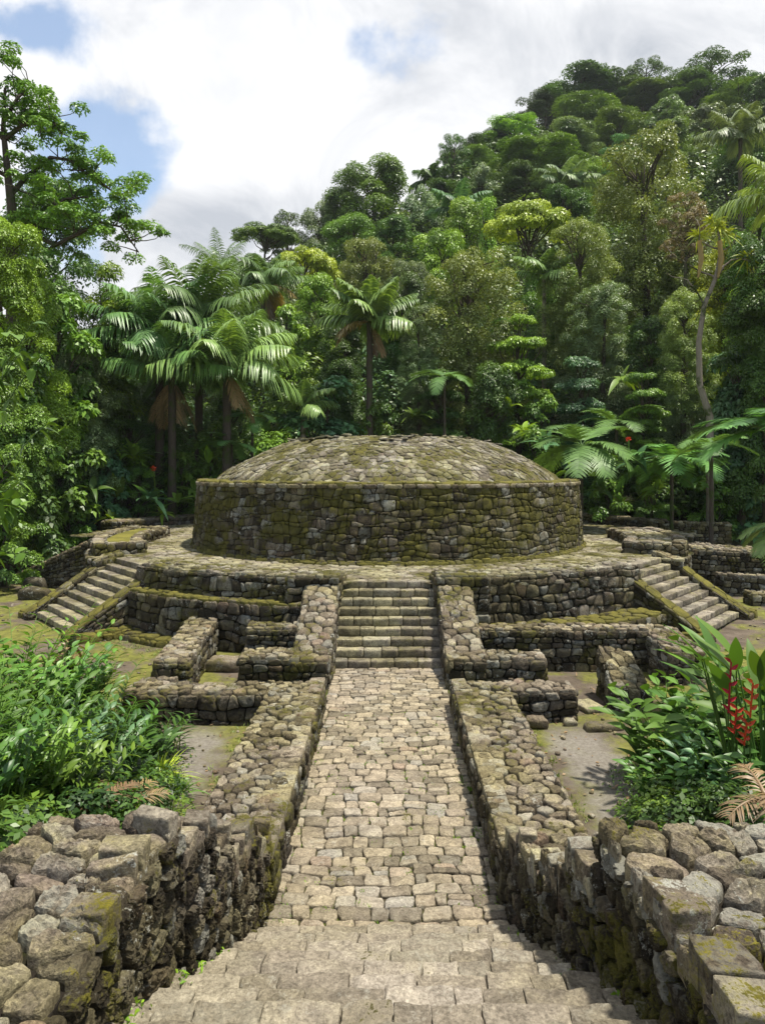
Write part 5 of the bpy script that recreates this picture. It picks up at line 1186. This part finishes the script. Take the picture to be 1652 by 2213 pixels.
carpet('ground_cover', (1345, 1420, 8.6, 11.0), 40, .05, ['nearbright', 'nearmid'], 'light ground cover edging the right planting', .1)
# near climbing shrub at the left border
root = empty('climbing_shrub', (-4.72, 8.6, 1.2), 'climbing shrub with large light leaves hanging along the left border', 'shrub'); g, s = Geo(), Geo()
for k in range(28):
    a0 = np.array([U(-.9, -.2), U(-.5, .6), U(.2, 1.5)]); hgt = U(2.0, 5.6); b0_ = np.array([U(-.25, .32), U(-.6, .6), hgt]); T = np.linspace(0, 1, 12)[:, None]; P = a0 + (b0_ - a0) * T + np.sin(T * pi) * np.array([-.4, 0, .5]); tube(s, P, np.linspace(.018, .005, 12), 4)
    m = 24; t_ = U(.2, 1, m); b = np.stack([np.interp(t_, T[:, 0], P[:, q]) for q in range(3)], 1); d = unit(rdir(m) + np.array([.35, 0, -.35])); leaves(g, b, d, unit(rdir(m) + np.array([0, 0, 1.6])), U(.14, .24, m), U(.075, .12, m), 4, .3, .25, None, 0, 'leaf')
s.obj('stems', LM['nearmid'], root); g.obj('leaves', LM['nearbright'], root)
# small tufts in the joints
g = Geo()
for k in range(300):
    y = U(6.4, 13.5); x = U(-1.25, 1.25) if k % 3 else rs.choice([-1, 1]) * U(1.12, 1.25); n = 12; d = rdir(n, 1.2); leaves(g, np.tile([x, y, 0], (n, 1)) + rs.normal(size=(n, 3)) * (.03, .03, 0), d, np.cross(d, rdir(n)), U(.015, .045, n), .012, 1)
for k in range(14):
    sx = rs.choice([-1, 1]); yy_ = U(4.2, 6.8); x = sx * (np.interp(yy_, [4.5, 7], [1.6, 1.28])); n = 26; d = rdir(n, .9); z = .165 * round((6.9 - yy_) / .36 + .5); leaves(g, np.tile([x, yy_, z], (n, 1)) + rs.normal(size=(n, 3)) * (.05, .05, .01), d, np.cross(d, rdir(n)), U(.03, .09, n), .025, 2, .4, .2, None, 0, 'leaf')
tag(g.obj('grass', LM['bright']), 'tiny weeds in the joints of the walkway and steps', kind='stuff')

# litter and sprigs on the bare ground
g = Geo(); n = 2600; x = U(-9, 9, n); y = U(8.5, 26, n); ok = (abs(x) > 2.5) & ((x ** 2 + (y - DC) ** 2) > 12.9 ** 2); x, y = x[ok], y[ok]; n = len(x); d = rdir(n); d[:, 2] *= .15
leaves(g, np.stack([x, y, ground(x, y) + .015], 1), d, np.tile([0, 0, 1.], (n, 1)) + rs.normal(size=(n, 3)) * .3, U(.04, .13, n), U(.02, .05, n), 1)
tag(g.obj('leaf_litter', LM['dry']), 'fallen leaves on the bare ground', kind='stuff')
g = Geo()
for k in range(700):
    side = rs.rand()
    if side < .5:
        sx = rs.choice([-1, 1]); x = sx * (2.28 + abs(rs.normal()) * .18); y = U(8, 15)
    else:
        a = rs.choice([-1, 1]) * U(.1, 1.2); r = 12.85 + abs(rs.normal()) * .3; x, y = r * sin(a), DC - r * cos(a)
    m = 10; d = rdir(m, 1.1); leaves(g, np.tile([x, y, G_(x, y)], (m, 1)) + rs.normal(size=(m, 3)) * (.05, .05, 0), d, np.cross(d, rdir(m)), U(.03, .10, m), .018, 1)
tag(g.obj('grass', LM['olive']), 'short weeds along the foot of the walls', kind='stuff')
# forest air
g = Geo(); a, b = np.array([-460, -80, -9.]), np.array([460, 640, 150.])
V = [(x, y, z) for z in (a[2], b[2]) for x, y in ((a[0], a[1]), (b[0], a[1]), (b[0], b[1]), (a[0], b[1]))]
g.add(V, [[3, 2, 1, 0], [4, 5, 6, 7], [0, 1, 5, 4], [1, 2, 6, 5], [2, 3, 7, 6], [3, 0, 4, 7]], None, 0, False)
hm = bpy.data.materials.new('humid air'); hm.use_nodes = True; hm.node_tree.nodes.clear(); pv_ = hm.node_tree.nodes.new('ShaderNodeVolumePrincipled'); pv_.inputs['Color'].default_value = (.86, .92, 1, 1); pv_.inputs['Density'].default_value = .00016; pv_.inputs['Anisotropy'].default_value = .2
hm.node_tree.links.new(pv_.outputs[0], hm.node_tree.nodes.new('ShaderNodeOutputMaterial').inputs['Volume'])
tag(g.obj('haze', hm), 'thin humid haze over the hillside', kind='stuff')
